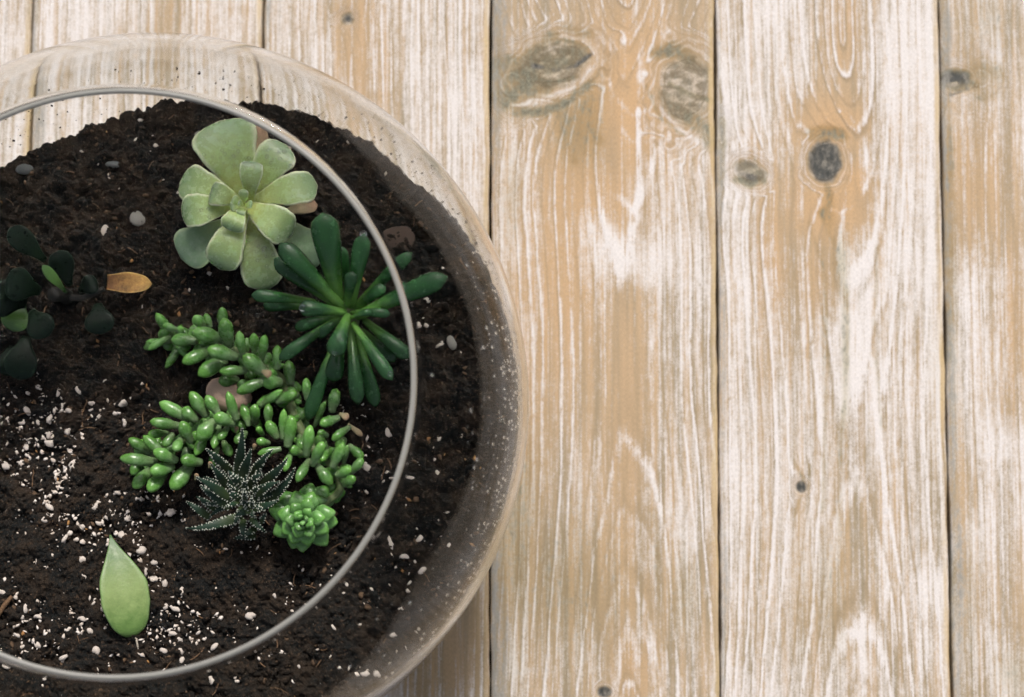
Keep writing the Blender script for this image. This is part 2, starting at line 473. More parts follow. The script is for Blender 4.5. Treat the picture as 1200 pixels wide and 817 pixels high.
STAIN = {4: [(600, 600, 30, 130, 0.6), (640, 560, 30, 60, 0.2), (600, 770, 26, 60, 0.3), (660, 690, 90, 90, 0.38), (800, 700, 24, 60, 0.35), (720, 690, 20, 80, 0.3), (600, 230, 14, 60, 0.35), (688, 140, 20, 55, 0.62), (665, 150, 20, 45, .5), (700, 100, 20, 40, .35), (605, 100, 30, 34, .7), (640, 62, 40, 26, .35)],
         5: [(975, 700, 20, 80, 0.35), (940, 700, 14, 100, 0.25), (972, 250, 8, 30, 0.5), (985, 310, 9, 40, 0.55), (990, 420, 5, 120, 0.45), (985, 640, 5, 150, 0.35), (965, 380, 4, 100, 0.3), (1095, 500, 12, 200, .2)],
         6: [(1115, 300, 8, 300, 0.35), (1130, 700, 16, 110, 0.3), (1190, 790, 26, 30, 0.4), (1160, 20, 40, 40, 0.3)],
         3: [(500, 790, 40, 60, 0.3), (560, 740, 12, 90, .3)], 2: [(200, 25, 20, 60, 0.2)]}
BASE = {0: 0.5, 1: 0.50, 2: 0.52, 3: 0.45, 4: 0.34, 5: 0.52, 6: 0.43, 7: 0.5}
# grain: heart px, flare, ring spacing (mm), line strength
GRAIN = {0: (0.4, 5.2, .6), 1: (0.5, 4.6, .6), 2: (1.25, 4.0, .5), 3: (-0.2, 3.6, .75), 4: (0.60, 3.7, 0.95), 5: (0.60, 4.2, 1.0), 6: (1.3, 4.6, .45), 7: (0.5, 5, .7)}


# drawn grain features of the knots, soft shadows painted among them: points px, width px, kind, amount
STROKES = {
    4: [([(688, 258), (718, 292), (765, 332)], 15, "w", .36), ([(700, 45), (694, 78), (668, 104), (622, 120), (603, 123)], 5, 'w', .7), ([(605, 131), (640, 131), (665, 119), (692, 98)], 6, 's', .95), ([(626, 77), (650, 83), (675, 77), (692, 64)], 3.5, 'k', .9),  # dark stroke below the pale arc paints its shadow line
        ([(634, 58), (660, 46), (688, 56)], 2.2, 's', .8), ([(640, 67), (666, 60), (690, 68)], 2, 's', .7), ([(622, 92), (650, 96), (676, 90)], 2.5, 's', .8), ([(600, 75), (625, 62), (648, 42)], 8, 's', .75),
        ([(585, 112), (600, 90), (625, 84)], 13, 's', .8), ([(590, 95), (612, 108), (640, 104)], 9, 's', .7), ([(660, 30), (690, 40)], 8, 's', .5), ([(640, 50), (650, 60)], 6, 'w', .5),
        ([(712, 92), (722, 115), (742, 136), (757, 129)], 2.6, 'w', .8), ([(727, 150), (742, 168), (764, 145)], 2.4, 'w', .55), ([(770, 172), (756, 222), (741, 246), (724, 230)], 4, 'w', .8), ([(744, 0), (741, 30), (726, 56), (704, 76)], 3, 'w', .55),
        ([(652, 120), (663, 150), (674, 188)], 8, 's', .5), ([(682, 112), (691, 138), (700, 165)], 9, 's', .55), ([(668, 128), (676, 155)], 4, 'd', .6),
        ([(764, 54), (751, 66), (750, 92), (772, 126), (800, 156), (818, 166)], 3, 'w', .8), ([(757, 100), (774, 138), (800, 158)], 2.5, 'd', .8), ([(772, 62), (790, 58), (808, 68)], 9, 's', .85), ([(784, 98), (806, 110), (838, 120)], 3, 's', .8),
        ([(778, 88), (800, 92), (822, 104)], 2, 's', .4), ([(810, 138), (828, 150), (836, 165)], 11, 's', .8), ([(790, 120), (812, 132), (834, 140)], 2, 's', .4), ([(766, 75), (770, 100), (790, 126)], 2, 'd', .5),
        ([(742, 800), (744, 760), (738, 728), (728, 770), (722, 817)], 3.5, 'w', .6), ([(752, 730), (764, 770), (768, 817)], 3, 'w', .6), ([(765, 600), (772, 680), (780, 760)], 5, 's', .35)],
    5: [([(945, 155), (966, 140), (988, 128), (1004, 146), (1014, 170), (1020, 205), (1008, 238), (985, 250), (962, 240), (948, 214)], 1.8, 'w', .8), ([(952, 150), (968, 145), (986, 150)], 2, 'd', .5), ([(954, 160), (970, 156), (988, 160)], 6, 's', .95),
        ([(970, 216), (973, 236), (966, 248)], 4, 's', .7), ([(962, 250), (975, 280), (988, 315), (993, 370), (991, 450), (984, 545)], 3.6, 's', .6), ([(948, 262), (964, 310), (968, 370), (968, 470), (964, 600)], 2.6, 's', .4), ([(1020, 285), (1019, 380), (1026, 480), (1036, 545), (1040, 700)], 3, 'w', .7),
        ([(1028, 290), (1024, 400), (1034, 500)], 3, 'd', .5), ([(850, 202), (866, 190), (882, 184), (902, 202)], 1.8, 'd', .8), ([(866, 196), (885, 200), (900, 208)], 4.5, 'g', .9), ([(864, 210), (880, 216), (896, 211)], 4.5, 's', .95), ([(846, 150), (845, 215)], 5, 's', .5),
        ([(930, 540), (942, 560), (940, 580), (932, 600)], 2, 'd', .7), ([(950, 545), (948, 575), (942, 600)], 2, 'd', .5), ([(995, 740), (1008, 745), (1020, 800)], 3, 'w', .5), ([(1008, 560), (992, 620), (984, 700)], 2.5, 'd', .4), ([(930, 262), (940, 300), (946, 400)], 2.5, 'w', .6)],
    6: [([(1112, 90), (1130, 92), (1142, 100)], 8, 's', .95), ([(1115, 112), (1130, 106), (1145, 102)], 2.5, 'k', .8), ([(1113, 101), (1122, 99)], 4, 'w', .8), ([(1112, 150), (1112, 300), (1111, 420)], 6, 's', .6), ([(1111, 660), (1112, 750), (1111, 817)], 7, 's', .65)],
    3: [([(400, 30), (410, 14), (414, 26)], 2, 'd', .7)],
}


def stroke_d(X, Y, pts):
    s = upp(0)
    P = [at(a, b, 0)[:2] for a, b in pts]
    d = np.full(X.shape, 1e9)
    jit = (fbm(X * 420, Y * 420, 3, 61) - 0.5) * 0.0013
    for (ax, ay), (bx, by) in zip(P[:-1], P[1:]):
        ux, uy = bx - ax, by - ay
        t = np.clip(((X - ax) * ux + (Y - ay) * uy) / (ux * ux + uy * uy), 0, 1)
        d = np.minimum(d, np.hypot(X - ax - t * ux, Y - ay - t * uy))
    return (d + jit) / s


def gauss(X, Y, p, tilt=0.0):
    c = at(p[0], p[1], 0); s = upp(0)
    dx, dy = (X - c[0]) / (p[2] * s), (Y - c[1]) / (p[3] * s)
    return np.exp(-(dx * dx + dy * dy) * 0.7)


for i in range(7):
    x0, x1 = seam_x[i] + 0.0005, seam_x[i + 1] - 0.0005
    n = max(60, int((x1 - x0) / 0.0009))
    xi = np.linspace(x0 + 0.0012, x1 - 0.0012, n)
    xs = np.concatenate([[x0, x0, x0 + 0.0001, x0 + 0.0005], xi, [x1 - 0.0005, x1 - 0.0001, x1, x1]])
    zs = np.concatenate([[-0.02, -0.0016, -0.0008, -0.0002], np.zeros(n), [-0.0002, -0.0008, -0.0016, -0.02]])
    X, Y = np.meshgrid(xs, ys)
    Z = np.tile(zs, (len(ys), 1))
    wob = (fbm(Y * 45, Y * 0 + i, 4, 40 + i) - 0.5) * 0.0015
    wob2 = (fbm(Y * 45, Y * 0 + i, 4, 60 + i) - 0.5) * 0.0015
    wd = x1 - x0
    fx = (X - x0) / wd
    Xw = X + wob * (1 - fx) + wob2 * fx
    hx, spc, lamp = GRAIN[i]
    hc = x0 + wd * hx + (fbm(Y * 5, Y * 0, 2, 80 + i) - 0.5) * 0.012
    ym = at(600, 470, 0)[1] + (0.02 * math.sin(i * 2.1))
    D = 0.026 - 0.40 * np.abs(Y - ym) ** 1.7 + (fbm(Y * 6, X * 4, 2, 90 + i) - 0.5) * 0.006
    r = np.sqrt((X - hc) ** 2 + D ** 2 * np.sign(D).clip(0, 1)) / (spc / 1000)
    r = r + (fbm(X * 60, Y * 6, 3, 20 + i) - 0.5) * 1.3
    knot = np.zeros_like(X); stain = np.zeros_like(X); warm = np.zeros_like(X)
    wash = np.full_like(X, BASE[i] - 0.02) + (fbm(X * 22, Y * 7, 3, 5 + i) - 0.5) * 0.34
    ramp = np.full_like(X, lamp) * (0.55 + 0.9 * fbm(X * 30, Y * 9, 2, 33 + i))
    kq = np.full_like(X, 9.0)
    for (px, py, rx, ry, push, core, st, tl) in KN.get(i, []):
        c = at(px, py, 0); s = upp(0)
        ct, sn = math.cos(tl), math.sin(tl)
        dx, dy = (X - c[0]) / s, (Y - c[1]) / s
        ax, ay = dx * ct - dy * sn * -1, -dx * sn + dy * ct
        wn_ = 1 + (fbm(dx / 22, dy / 22, 2, 70 + i) - 0.5) * 0.5
        q = np.sqrt((ax / rx) ** 2 + (ay / ry) ** 2) * wn_
        r = r + push * np.exp(-(dx / (rx * 1.9)) ** 2 - (dy / (ry * 3.2)) ** 2)
        if push > 0.8 and not (i == 6 and core == 0):
            kq = np.minimum(kq, q)
        if push > 0:
            # the knot's own rings
            inner = np.clip((2.0 - q) / 1.0, 0, 1); inner = inner * inner * (3 - 2 * inner)
            r = r * (1 - inner) + (q * (2.0 + push * 0.6)) * inner
        knot = np.maximum(knot, core * np.clip(1.25 - q, 0, 1) * 1.6)
        # dark eyelid above and below the knot
        stain = np.maximum(stain, st * np.exp(-np.maximum(q - 0.75, 0) ** 2 * 5) * (0.85 + 0.3 * np.sin(ay / ry * 4 + px)))
        wash += 0.08 * np.exp(-((q - 1.45) / 0.3) ** 2) * (push > 0.5)
        wash -= 0.10 * np.exp(-(dx / (rx * 1.6)) ** 2 - (dy / (ry * 3)) ** 2)
        ramp = ramp * (1 - 0.7 * np.clip(1.1 - q, 0, 1)) + 0.12 * (push > 0.8) * np.exp(-((q - 1.6) / 0.5) ** 2)
    for p in PATCH.get(i, []):
        wash += p[4] * 0.85 * gauss(X, Y, p)
    for p in WARM.get(i, []):
        warm = np.maximum(warm, p[4] * gauss(X, Y, p))
    for p in STAIN.get(i, []):
        stain = np.maximum(stain, p[4] * gauss(X, Y, p))
    for pts, wd_, kind, am in STROKES.get(i, []):
        g = am * np.exp(-(np.maximum(stroke_d(X, Y, pts), 0) / (wd_ * 1.15)) ** 2) * (0.45 + 0.9 * fbm(X * 130, Y * 130, 2, 77))
        if kind == 'w':
            wash += 0.6 * g; stain *= 1 - 0.7 * g.clip(0, 1); knot *= 1 - g.clip(0, 1)
        elif kind == 's':
            stain = np.maximum(stain, g * 1.05)
        elif kind == 'k':
            knot = np.maximum(knot, g)
        elif kind == 'g':
            wash += 0.5 * g; knot *= 1 - g
        else:
            stain = np.maximum(stain, 0.6 * g); wash -= 0.4 * g
    er = np.clip((X - (x1 - 0.0022 - 0.0012 * fbm(Y * 40, Y * 0, 2, 7 + i))) / 0.0006, 0, 1)
    gw = 0.0016 + 0.0050 * np.clip(fbm(Y * 14, Y * 0 + 3, 3, 17 + i) * 2.0 - 0.75, 0, 1) + 0.0012 * (fbm(X * 500, Y * 60, 2, 31) - 0.5)
    if i == 4:
        gw = gw + 0.003 * np.clip((Y - at(600, 260, 0)[1]) / 0.06, 0, 1) + 0.0025 * np.clip((at(600, 600, 0)[1] - Y) / 0.05, 0, 1)
    el = np.clip(1 - (X - x0 - gw * 0.8) / (gw * 0.45), 0, 1) * (0.55 + 0.45 * np.clip(gw / 0.006, 0, 1))
    # relief of the weathered surface: knots and stains sit a little low, ridges stand proud
    Z = Z - 0.0005 * (Z > -0.0001) * np.clip(stain * 0.5 + knot, 0, 1) * fbm(X * 300, Y * 300, 2, 3) - 0.0002 * (Z > -.0001) * fbm(X * 400, Y * 20, 2, 4)
    V = np.stack([Xw, Y, Z], -1).reshape(-1, 3)
    F = grid_faces(len(ys), len(xs), False)
    nc_, nr_ = len(xs), len(ys)
    under = np.array([[0, (nr_ - 1) * nc_, nr_ * nc_ - 1, nc_ - 1]])
    ends = [[r0 + j, r0 + j + 1, r0 + nc_ - 2 - j, r0 + nc_ - 1 - j] for r0 in (0, (nr_ - 1) * nc_) for j in range(nc_ // 2 - 1)]
    F = np.concatenate([F, under, np.array(ends)])
    me = new_mesh('plank', V, F, True, dict(ring=r.ravel(), wash=wash.ravel(), knot=knot.ravel(), stain=stain.ravel(), warm=warm.ravel(),
                                          edge_r=er.ravel(), edge_l=el.ravel(), ringamp=ramp.ravel(), kq=kq.ravel()))
    # end faces and underside
    link('plank', me, M['wood'], table)

# ------------------------------------------------------------------ glass bowl
TH = 0.0021
RI = R - TH
A_RIM = math.asin(0.725)
SEG = 288
bowl = thing('glass_bowl', (0, 0, 0), 'clear round glass bowl with an open top, filled with dark soil and succulents', 'bowl')


def revolve(profile, seg, close=True):
    prof = np.array(profile)
    a = np.linspace(0, 2 * math.pi, seg, endpoint=False)
    V = np.stack([prof[:, 0][:, None] * np.cos(a), prof[:, 0][:, None] * np.sin(a), np.tile(prof[:, 1][:, None], (1, seg))], -1).reshape(-1, 3)
    return V, grid_faces(len(prof), seg, True)


BASE_Z = 0.0006
def sph_pt(r, a):
    return (r * math.sin(a), ZC + r * math.cos(a))
a_base = math.acos((BASE_Z - ZC) / R)
a_in = math.acos((0.007 - ZC) / RI)
prof = [(0.0004, BASE_Z)] + [(q, BASE_Z) for q in np.linspace(0.01, R * math.sin(a_base) - 0.002, 6)]
prof += [sph_pt(R, a) for a in np.linspace(a_base - 0.012, A_RIM, 110)]
def wall(a):
    return TH
prof += [sph_pt(R - wall(A_RIM) * k, A_RIM - 0.0004 * math.sin(math.pi * k)) for k in (0.2, 0.4, 0.6, 0.8)]
prof += [sph_pt(R - wall(a), a) for a in np.linspace(A_RIM, a_in - 0.012, 130)]
prof += [(q, 0.007) for q in np.linspace(RI * math.sin(a_in) - 0.002, 0.01, 6)] + [(0.0004, 0.007)]
V, F = revolve(prof, SEG)
V = list(V); n0 = len(V)
Fq = [tuple(f) for f in F]
Fq.append(tuple(range(SEG - 1, -1, -1)))
Fq.append(tuple(range(n0 - SEG, n0)))
me = new_mesh('body', V, [tuple(int(q) for q in f) for f in Fq])
body = link('body', me, M['glass'], bowl)
import bmesh
bm = bmesh.new(); bm.from_mesh(me); bmesh.ops.recalc_face_normals(bm, faces=bm.faces); bm.to_mesh(me); bm.free()
# rolled rim
rm = 0.00106
ra = A_RIM - (rm + 0.0001) / (R - TH / 2)
cr, cz = sph_pt(R - TH / 2, ra)
prof = [(cr + rm * math.cos(t), cz + rm * math.sin(t)) for t in np.linspace(0, 2 * math.pi, 25)[:-1]]
prof_np = np.array(prof)
a = np.linspace(0, 2 * math.pi, SEG, endpoint=False)
V = np.stack([prof_np[:, 0][:, None] * np.cos(a), prof_np[:, 0][:, None] * np.sin(a), np.tile(prof_np[:, 1][:, None], (1, SEG))], -1).reshape(-1, 3)
F = np.concatenate([grid_faces(24, SEG, True), np.stack([23 * SEG + np.arange(SEG), 23 * SEG + (np.arange(SEG) + 1) % SEG, (np.arange(SEG) + 1) % SEG, np.arange(SEG)], -1)])
me = new_mesh('rim', V, F)
bm = bmesh.new(); bm.from_mesh(me); bmesh.ops.recalc_face_normals(bm, faces=bm.faces); bm.to_mesh(me); bm.free()
link('rim', me, M['rim'], bowl)

# ------------------------------------------------------------------ soil
EDGE = [(-180, .083), (-150, .092), (-120, .102), (-90, .108), (-60, .119), (-40, .124), (-15, .123), (0, .122), (15, .118), (34, .107), (45, .096), (55, .097),
        (68, .090), (81, .0855), (92, .081), (103, .075), (112, .0738), (126, .077), (150, .079), (180, .083)]
ea = np.radians([e[0] for e in EDGE]); ez = np.array([e[1] for e in EDGE])
aa = np.linspace(-math.pi, math.pi, 720, endpoint=False)
zz = np.interp(aa, ea, ez)
COEF = [(zz.mean(), 0.0)] + [(2 * (zz * np.cos(k * aa)).mean(), 2 * (zz * np.sin(k * aa)).mean()) for k in range(1, 10)]
RS = RI - 0.0007


def soil_edge(az):
    return np.interp((az + math.pi) % (2 * math.pi) - math.pi, ea, ez)


def soil_z(x, y):
    x = np.asarray(x, float); y = np.asarray(y, float)
    az = np.arctan2(y, x)
    rho = np.clip(np.hypot(x, y) / 0.142, 0, 1)
    z = COEF[0][0] + 0 * x
    for k in range(1, 10):
        z = z + rho ** k * (COEF[k][0] * np.cos(k * az) + COEF[k][1] * np.sin(k * az))
    # plants sit on a slight mound
    return z + 0.006 * np.exp(-((x - 0.03) ** 2 + (y - 0.02) ** 2) / 0.05 ** 2)


def soil_at(px, py):
    z = 0.1
    for _ in range(6):
        p = at(px, py, z); z = float(soil_z(p[0], p[1]))
    return at(px, py, z)


NA, NR = 1100, 240
az = np.linspace(-math.pi, math.pi, NA, endpoint=False)
ze = soil_edge(az) + (fbm(np.cos(az) * 14 + 30, np.sin(az) * 14 + 30, 4, 51) - 0.5) * 0.006 + (fbm(np.cos(az) * 70 + 90, np.sin(az) * 70 + 90, 3, 53) - 0.5) * 0.0065
re_ = np.sqrt(RS ** 2 - (ze - ZC) ** 2)
fr = np.linspace(0.004, 1, NR) ** 0.75
X = np.cos(az)[None, :] * re_[None, :] * fr[:, None]
Y = np.sin(az)[None, :] * re_[None, :] * fr[:, None]
Zb = soil_z(X, Y)
w = np.clip((fr[:, None] - 0.85) / 0.15, 0, 1) ** 1.5
rough = (fbm(X * 55 + 9, Y * 55 + 9, 3, 1) - 0.5) * 0.009 + (fbm(X * 220 + 9, Y * 220, 3, 2) - 0.5) * 0.0075 + (np.abs(fbm(X * 600, Y * 600, 2, 3) - 0.5)) * 0.006
Z = (Zb + rough) * (1 - w) + ze[None, :] * w + rough * w * 0.15
rows = [np.stack([X, Y, Z], -1).reshape(-1, 3)]
ztop = Z[-1]
for k in np.linspace(0, 1, 16)[1:]:
    zk = ztop * (1 - k) + 0.0082 * k
    rk = np.sqrt(RS ** 2 - (zk - ZC) ** 2)
    rows.append(np.stack([np.cos(az) * rk, np.sin(az) * rk, zk], -1))
V = np.concatenate(rows)
F = grid_faces(NR + 15, NA, True)
me = new_mesh('soil', V, F)
soil = link('soil', me, M['soil'])
soil['kind'] = 'stuff'
soil['label'] = 'dark crumbly potting soil filling the glass bowl'
soil['category'] = 'soil'

# irregular lumps
def lump(seed, sub=1, squash=(1, 1, 1), amp=0.35):
    b = bmesh.new()
    bmesh.ops.create_icosphere(b, subdivisions=sub, radius=1.0)
    rs = random.Random(seed)
    off = [(rs.uniform(-1, 1), rs.uniform(-1, 1), rs.uniform(-1, 1)) for _ in range(5)]
    V = []
    for v in b.verts:
        s = 1.0
        for o in off:
            d = v.co.normalized().dot(Vector(o))
            s += amp * 0.45 * math.sin(3.1 * d + o[0] * 5)
        V.append(v.co * s)
    V = np.array([[v.x * squash[0], v.y * squash[1], v.z * squash[2]] for v in V])
    F = np.array([[q.index for q in f.verts] for f in b.faces])
    b.free()
    return V, F


LUMPS = [lump(s, 2, (1, random.uniform(0.6, 0.95), random.uniform(0.6, 0.85)), 0.42) for s in range(8)]


def rot_rand(rs):
    q = Matrix.Rotation(rs.uniform(0, 6.28), 3, 'Z') @ Matrix.Rotation(rs.uniform(-0.5, 0.5), 3, 'X')
    return np.array(q)


def scatter(name, items, lumps, mat, seed):
    """items: (px,py,size_px); all joined (too small to pick apart)"""
    rs = random.Random(seed)
    VV, FF, off = [], [], 0
    for (x, y, s, sq) in items:
        V, F = lumps[rs.randrange(len(lumps))]
        z = float(soil_z(x, y)) + s * 0.15
        Vn = (V * s * np.array([1, sq, 1])) @ rot_rand(rs).T + np.array([x, y, z])
        VV.append(Vn); FF.append(F + off); off += len(V)
    me = new_mesh(name, np.concatenate(VV), np.concatenate(FF))
    o = link(name, me, mat)
    o['kind'] = 'stuff'
    return o


SMALL = [lump(100 + s, 1, (1, random.uniform(0.6, 0.95), 0.75), 0.45) for s in range(6)]


def inside(x, y, m=0.004):
    e = float(soil_edge(math.atan2(y, x)))
    return math.hypot(x, y) < math.sqrt(RS ** 2 - (e - ZC) ** 2) - m


items = []
rs = random.Random(3)
while len(items) < 9000:
    x, y = rs.uniform(-0.146, 0.146), rs.uniform(-0.146, 0.146)
    if inside(x, y, 0.002):
        items.append((x, y, 0.0005 + 0.0022 * rs.random() ** 3, rs.uniform(0.35, 1)))
brown = [items.pop(rs.randrange(len(items))) for _ in range(2200)]
brown = [(a, b, c * 0.6, d) for a, b, c, d in brown]
o = scatter('bark_crumbs', brown, SMALL, M['bark'], 15)
o['label'] = 'mid brown bark crumbs mixed over the potting soil'; o['category'] = 'bark'
o = scatter('soil_crumbs', items, SMALL, M['soil'], 5)
o['label'] = 'small dark crumbs lying over the potting soil'; o['category'] = 'soil'

# small perlite: density map in the photograph's soil regions
DENS = [(60, 500, 70, 45, 1.0), (70, 560, 70, 40, 1.2), (120, 590, 90, 35, 1.2), (60, 680, 80, 60, .9), (110, 740, 110, 40, 1.0), (190, 670, 45, 60, 1.1), (200, 740, 50, 30, .6),
        (430, 560, 22, 30, .5), (480, 590, 40, 50, .30), (440, 660, 60, 60, 0.25), (500, 420, 30, 90, .25), (130, 180, 120, 40, .12), (250, 300, 60, 30, .12), (300, 700, 90, 60, .25), (380, 760, 90, 40, .2), (140, 480, 12, 14, 1.0), (420, 500, 20, 40, .4), (330, 170, 150, 40, .05), (300, 405, 40, 20, .25)]
items = []
while len(items) < 2300:
    d = rs.choices(DENS, [q[4] * q[2] * q[3] for q in DENS])[0]
    px, py = rs.gauss(d[0], d[2] * 0.75), rs.gauss(d[1], d[3] * 0.75)
    p = soil_at(px, py)
    if inside(p[0], p[1], 0.004):
        items.append((p[0], p[1], upp(0.1) * (0.9 + 2.7 * rs.random() ** 1.9), rs.uniform(0.5, 1)))
o = scatter('perlite_grit', items, SMALL, M['perlite'], 6)
o['label'] = 'fine white perlite specks strewn over the dark soil'; o['category'] = 'perlite'
# amber and brown specks
items = []
while len(items) < 130:
    x, y = rs.uniform(-0.14, 0.14), rs.uniform(-0.14, 0.14)
    if inside(x, y):
        items.append((x, y, 0.0005 + 0.0007 * rs.random(), rs.uniform(0.4, 1)))
o = scatter('bark_specks', items, SMALL, M['amber'], 8)
o['label'] = 'tiny amber bark specks scattered over the dark soil'; o['category'] = 'bark'

VV, FF, off = [], [], 0
n_f = 0
while n_f < 130:
    x, y = rs.uniform(-0.14, 0.14), rs.uniform(-0.14, 0.14)
    if not inside(x, y): continue
    n_f += 1
    a_ = rs.uniform(0, 6.283); L_ = rs.uniform(0.002, 0.008); r_ = rs.uniform(.00012, .0003)
    P = []
    for q in np.linspace(-1, 1, 6):
        xx, yy = x + math.cos(a_ + q * rs.uniform(-.3, .3)) * L_ * q / 2, y + math.sin(a_ + q * .2) * L_ * q / 2
        P.append((xx, yy, float(soil_z(xx, yy)) + .0016 + .0006 * rs.random()))
    P = np.array(P); ph = np.linspace(0, 2 * math.pi, 5, endpoint=False)
    nrm = np.array([-math.sin(a_), math.cos(a_), 0])
    V = P[:, None] + r_ * (np.cos(ph)[None, :, None] * nrm + np.sin(ph)[None, :, None] * np.array([0, 0, 1.0]))
    VV.append(V.reshape(-1, 3)); FF.append(grid_faces(6, 5, True) + off); off += 30
o = link('root_fibres', new_mesh('root_fibres', np.concatenate(VV), np.concatenate(FF)), M['twig'])
o['kind'] = 'stuff'; o['label'] = 'short brown root fibres tangled over the potting soil'; o['category'] = 'fibre'

# larger perlite grains, each its own object
BIG = [(165, 644, 8), (181, 657, 6.5), (101, 676, 8), (128, 604, 8), (107, 580, 6), (98, 579, 7), (31, 711, 6), (97, 725, 6.5), (112, 764, 7), (74, 773, 6.5), (201, 743, 6), (211, 763, 6),
       (295, 723, 7), (251, 758, 7), (248, 797, 7), (4, 695, 6), (16, 678, 5), (143, 628, 6), (181, 679, 6), (193, 683, 5.5), (171, 668, 5.5), (97, 657, 6), (223, 681, 4.5), (206, 714, 5.5),
       (201, 601, 7), (97, 618, 6), (92, 457, 8), (33, 483, 6.5), (59, 520, 8.5), (86, 546, 8), (109, 560, 6.5), (130, 605, 8), (8, 547, 7.5), (96, 533, 6.5), (126, 556, 6),
       (69, 460, 5.5), (80, 481, 6), (26, 496, 5), (146, 494, 6), (455, 508, 7), (429, 548, 8), (485, 561, 6.5), (526, 600, 5), (460, 640, 9), (428, 790, 6.5), (442, 792, 5),
       (530, 467, 5), (493, 737, 5), (434, 556, 6), (420, 568, 5.5), (89, 524, 4.5), (34, 515, 5), (31, 525, 5), (165, 585, 5), (140, 570, 6), (215, 610, 5), (500, 352, 5), (492, 381, 5), (247, 322, 5), (320, 418, 5.5),
       (120, 713, 5), (135, 745, 4.5), (60, 740, 5), (40, 700, 5.5), (20, 745, 5), (230, 640, 4.5), (160, 700, 4.5)]
while len(BIG) < 135:
    d = rs.choices(DENS, [q[4] * q[2] * q[3] for q in DENS])[0]
    px, py = rs.gauss(d[0], d[2] * 0.7), rs.gauss(d[1], d[3] * 0.7)
    if px > 0 and py < 812 and not (112 < px < 175 and 622 < py < 750) and all(math.hypot(px - b[0], py - b[1]) > 9 for b in BIG):
        q = soil_at(px, py)
        if inside(q[0], q[1], 0.01) and not (200 < px < 440 and 440 < py < 650):
            BIG.append((px, py, rs.uniform(3.6, 6.5)))
plum = [new_mesh('perlite_grain', V, F) for V, F in LUMPS]
for px, py, s in BIG:
    p = soil_at(px, py)
    if not inside(p[0], p[1], 0.003):
        r_ = math.hypot(p[0], p[1]); p = p * np.array([0.135 / r_, 0.135 / r_, 1])
    o = link('perlite_grain', rs.choice(plum), M['perlite'])
    sz = s * upp(p[2]) * 0.8
    o.location = (p[0], p[1], float(soil_z(p[0], p[1])) + sz * 0.45)
    o.scale = (sz * rs.uniform(.85, 1.2), sz * rs.uniform(0.8, 1.1), sz)
    o.rotation_euler = (rs.uniform(-.4, .4), rs.uniform(-.4, .4), rs.uniform(0, 6.28))
    tag(o, 'rounded white perlite grain lying on the dark soil', 'perlite', 'larger perlite grains on the soil')

def stone(name, px, py, rx, ry, rz, rot, mat, label, cat, seed, lift=0.3):
    V, F = lump(seed, 3, (1, 1, 1), 0.14)
    o = link(name, new_mesh(name, V, F), mat)
    p = soil_at(px, py); s = upp(p[2])
    o.location = (p[0], p[1], float(soil_z(p[0], p[1])) + rz * s * lift)
    o.scale = (rx * s, ry * s, rz * s); o.rotation_euler = (0, 0, rot)
    tag(o, label, cat)
    return o
stone('stone', 270, 464, 28, 19, 24, -0.3, M['pink'], 'pinkish white stone lying between the bead leaved sprigs', 'stone', 31, 0.7)
stone('stone', 465, 284, 24, 17, 6, 0.5, M['brownstone'], 'flat brown stone half buried beside the glass near the dark finger leaves', 'stone', 32)
stone('pebble', 29, 199, 9, 6, 5, 0.2, M['slate'], 'oval grey pebble close to the soil edge at the clear glass', 'pebble', 33)
stone('pebble', 133, 193, 9, 4, 4, 0, M['slate'], 'narrow dark grey pebble on bare soil behind the rosette', 'pebble', 34)
stone('pebble', 162, 258, 8, 9, 6, 0, M['pale'], 'angular pale grey pebble on bare soil beside the rosette', 'pebble', 35)
stone('pebble', 124, 272, 5, 7, 5, 0.1, M['perlite'], 'small cream pebble above the dry yellow leaf', 'pebble', 36)
stone('pebble', 233, 158, 5, 5, 4, 0.1, M['pale'], 'small pale pebble just inside the rim behind the rosette', 'pebble', 37)
stone('pebble', 529, 402, 6, 8, 6, 0.3, M['pale'], 'tan pebble lying against the glass wall beyond the finger leaves', 'pebble', 40)


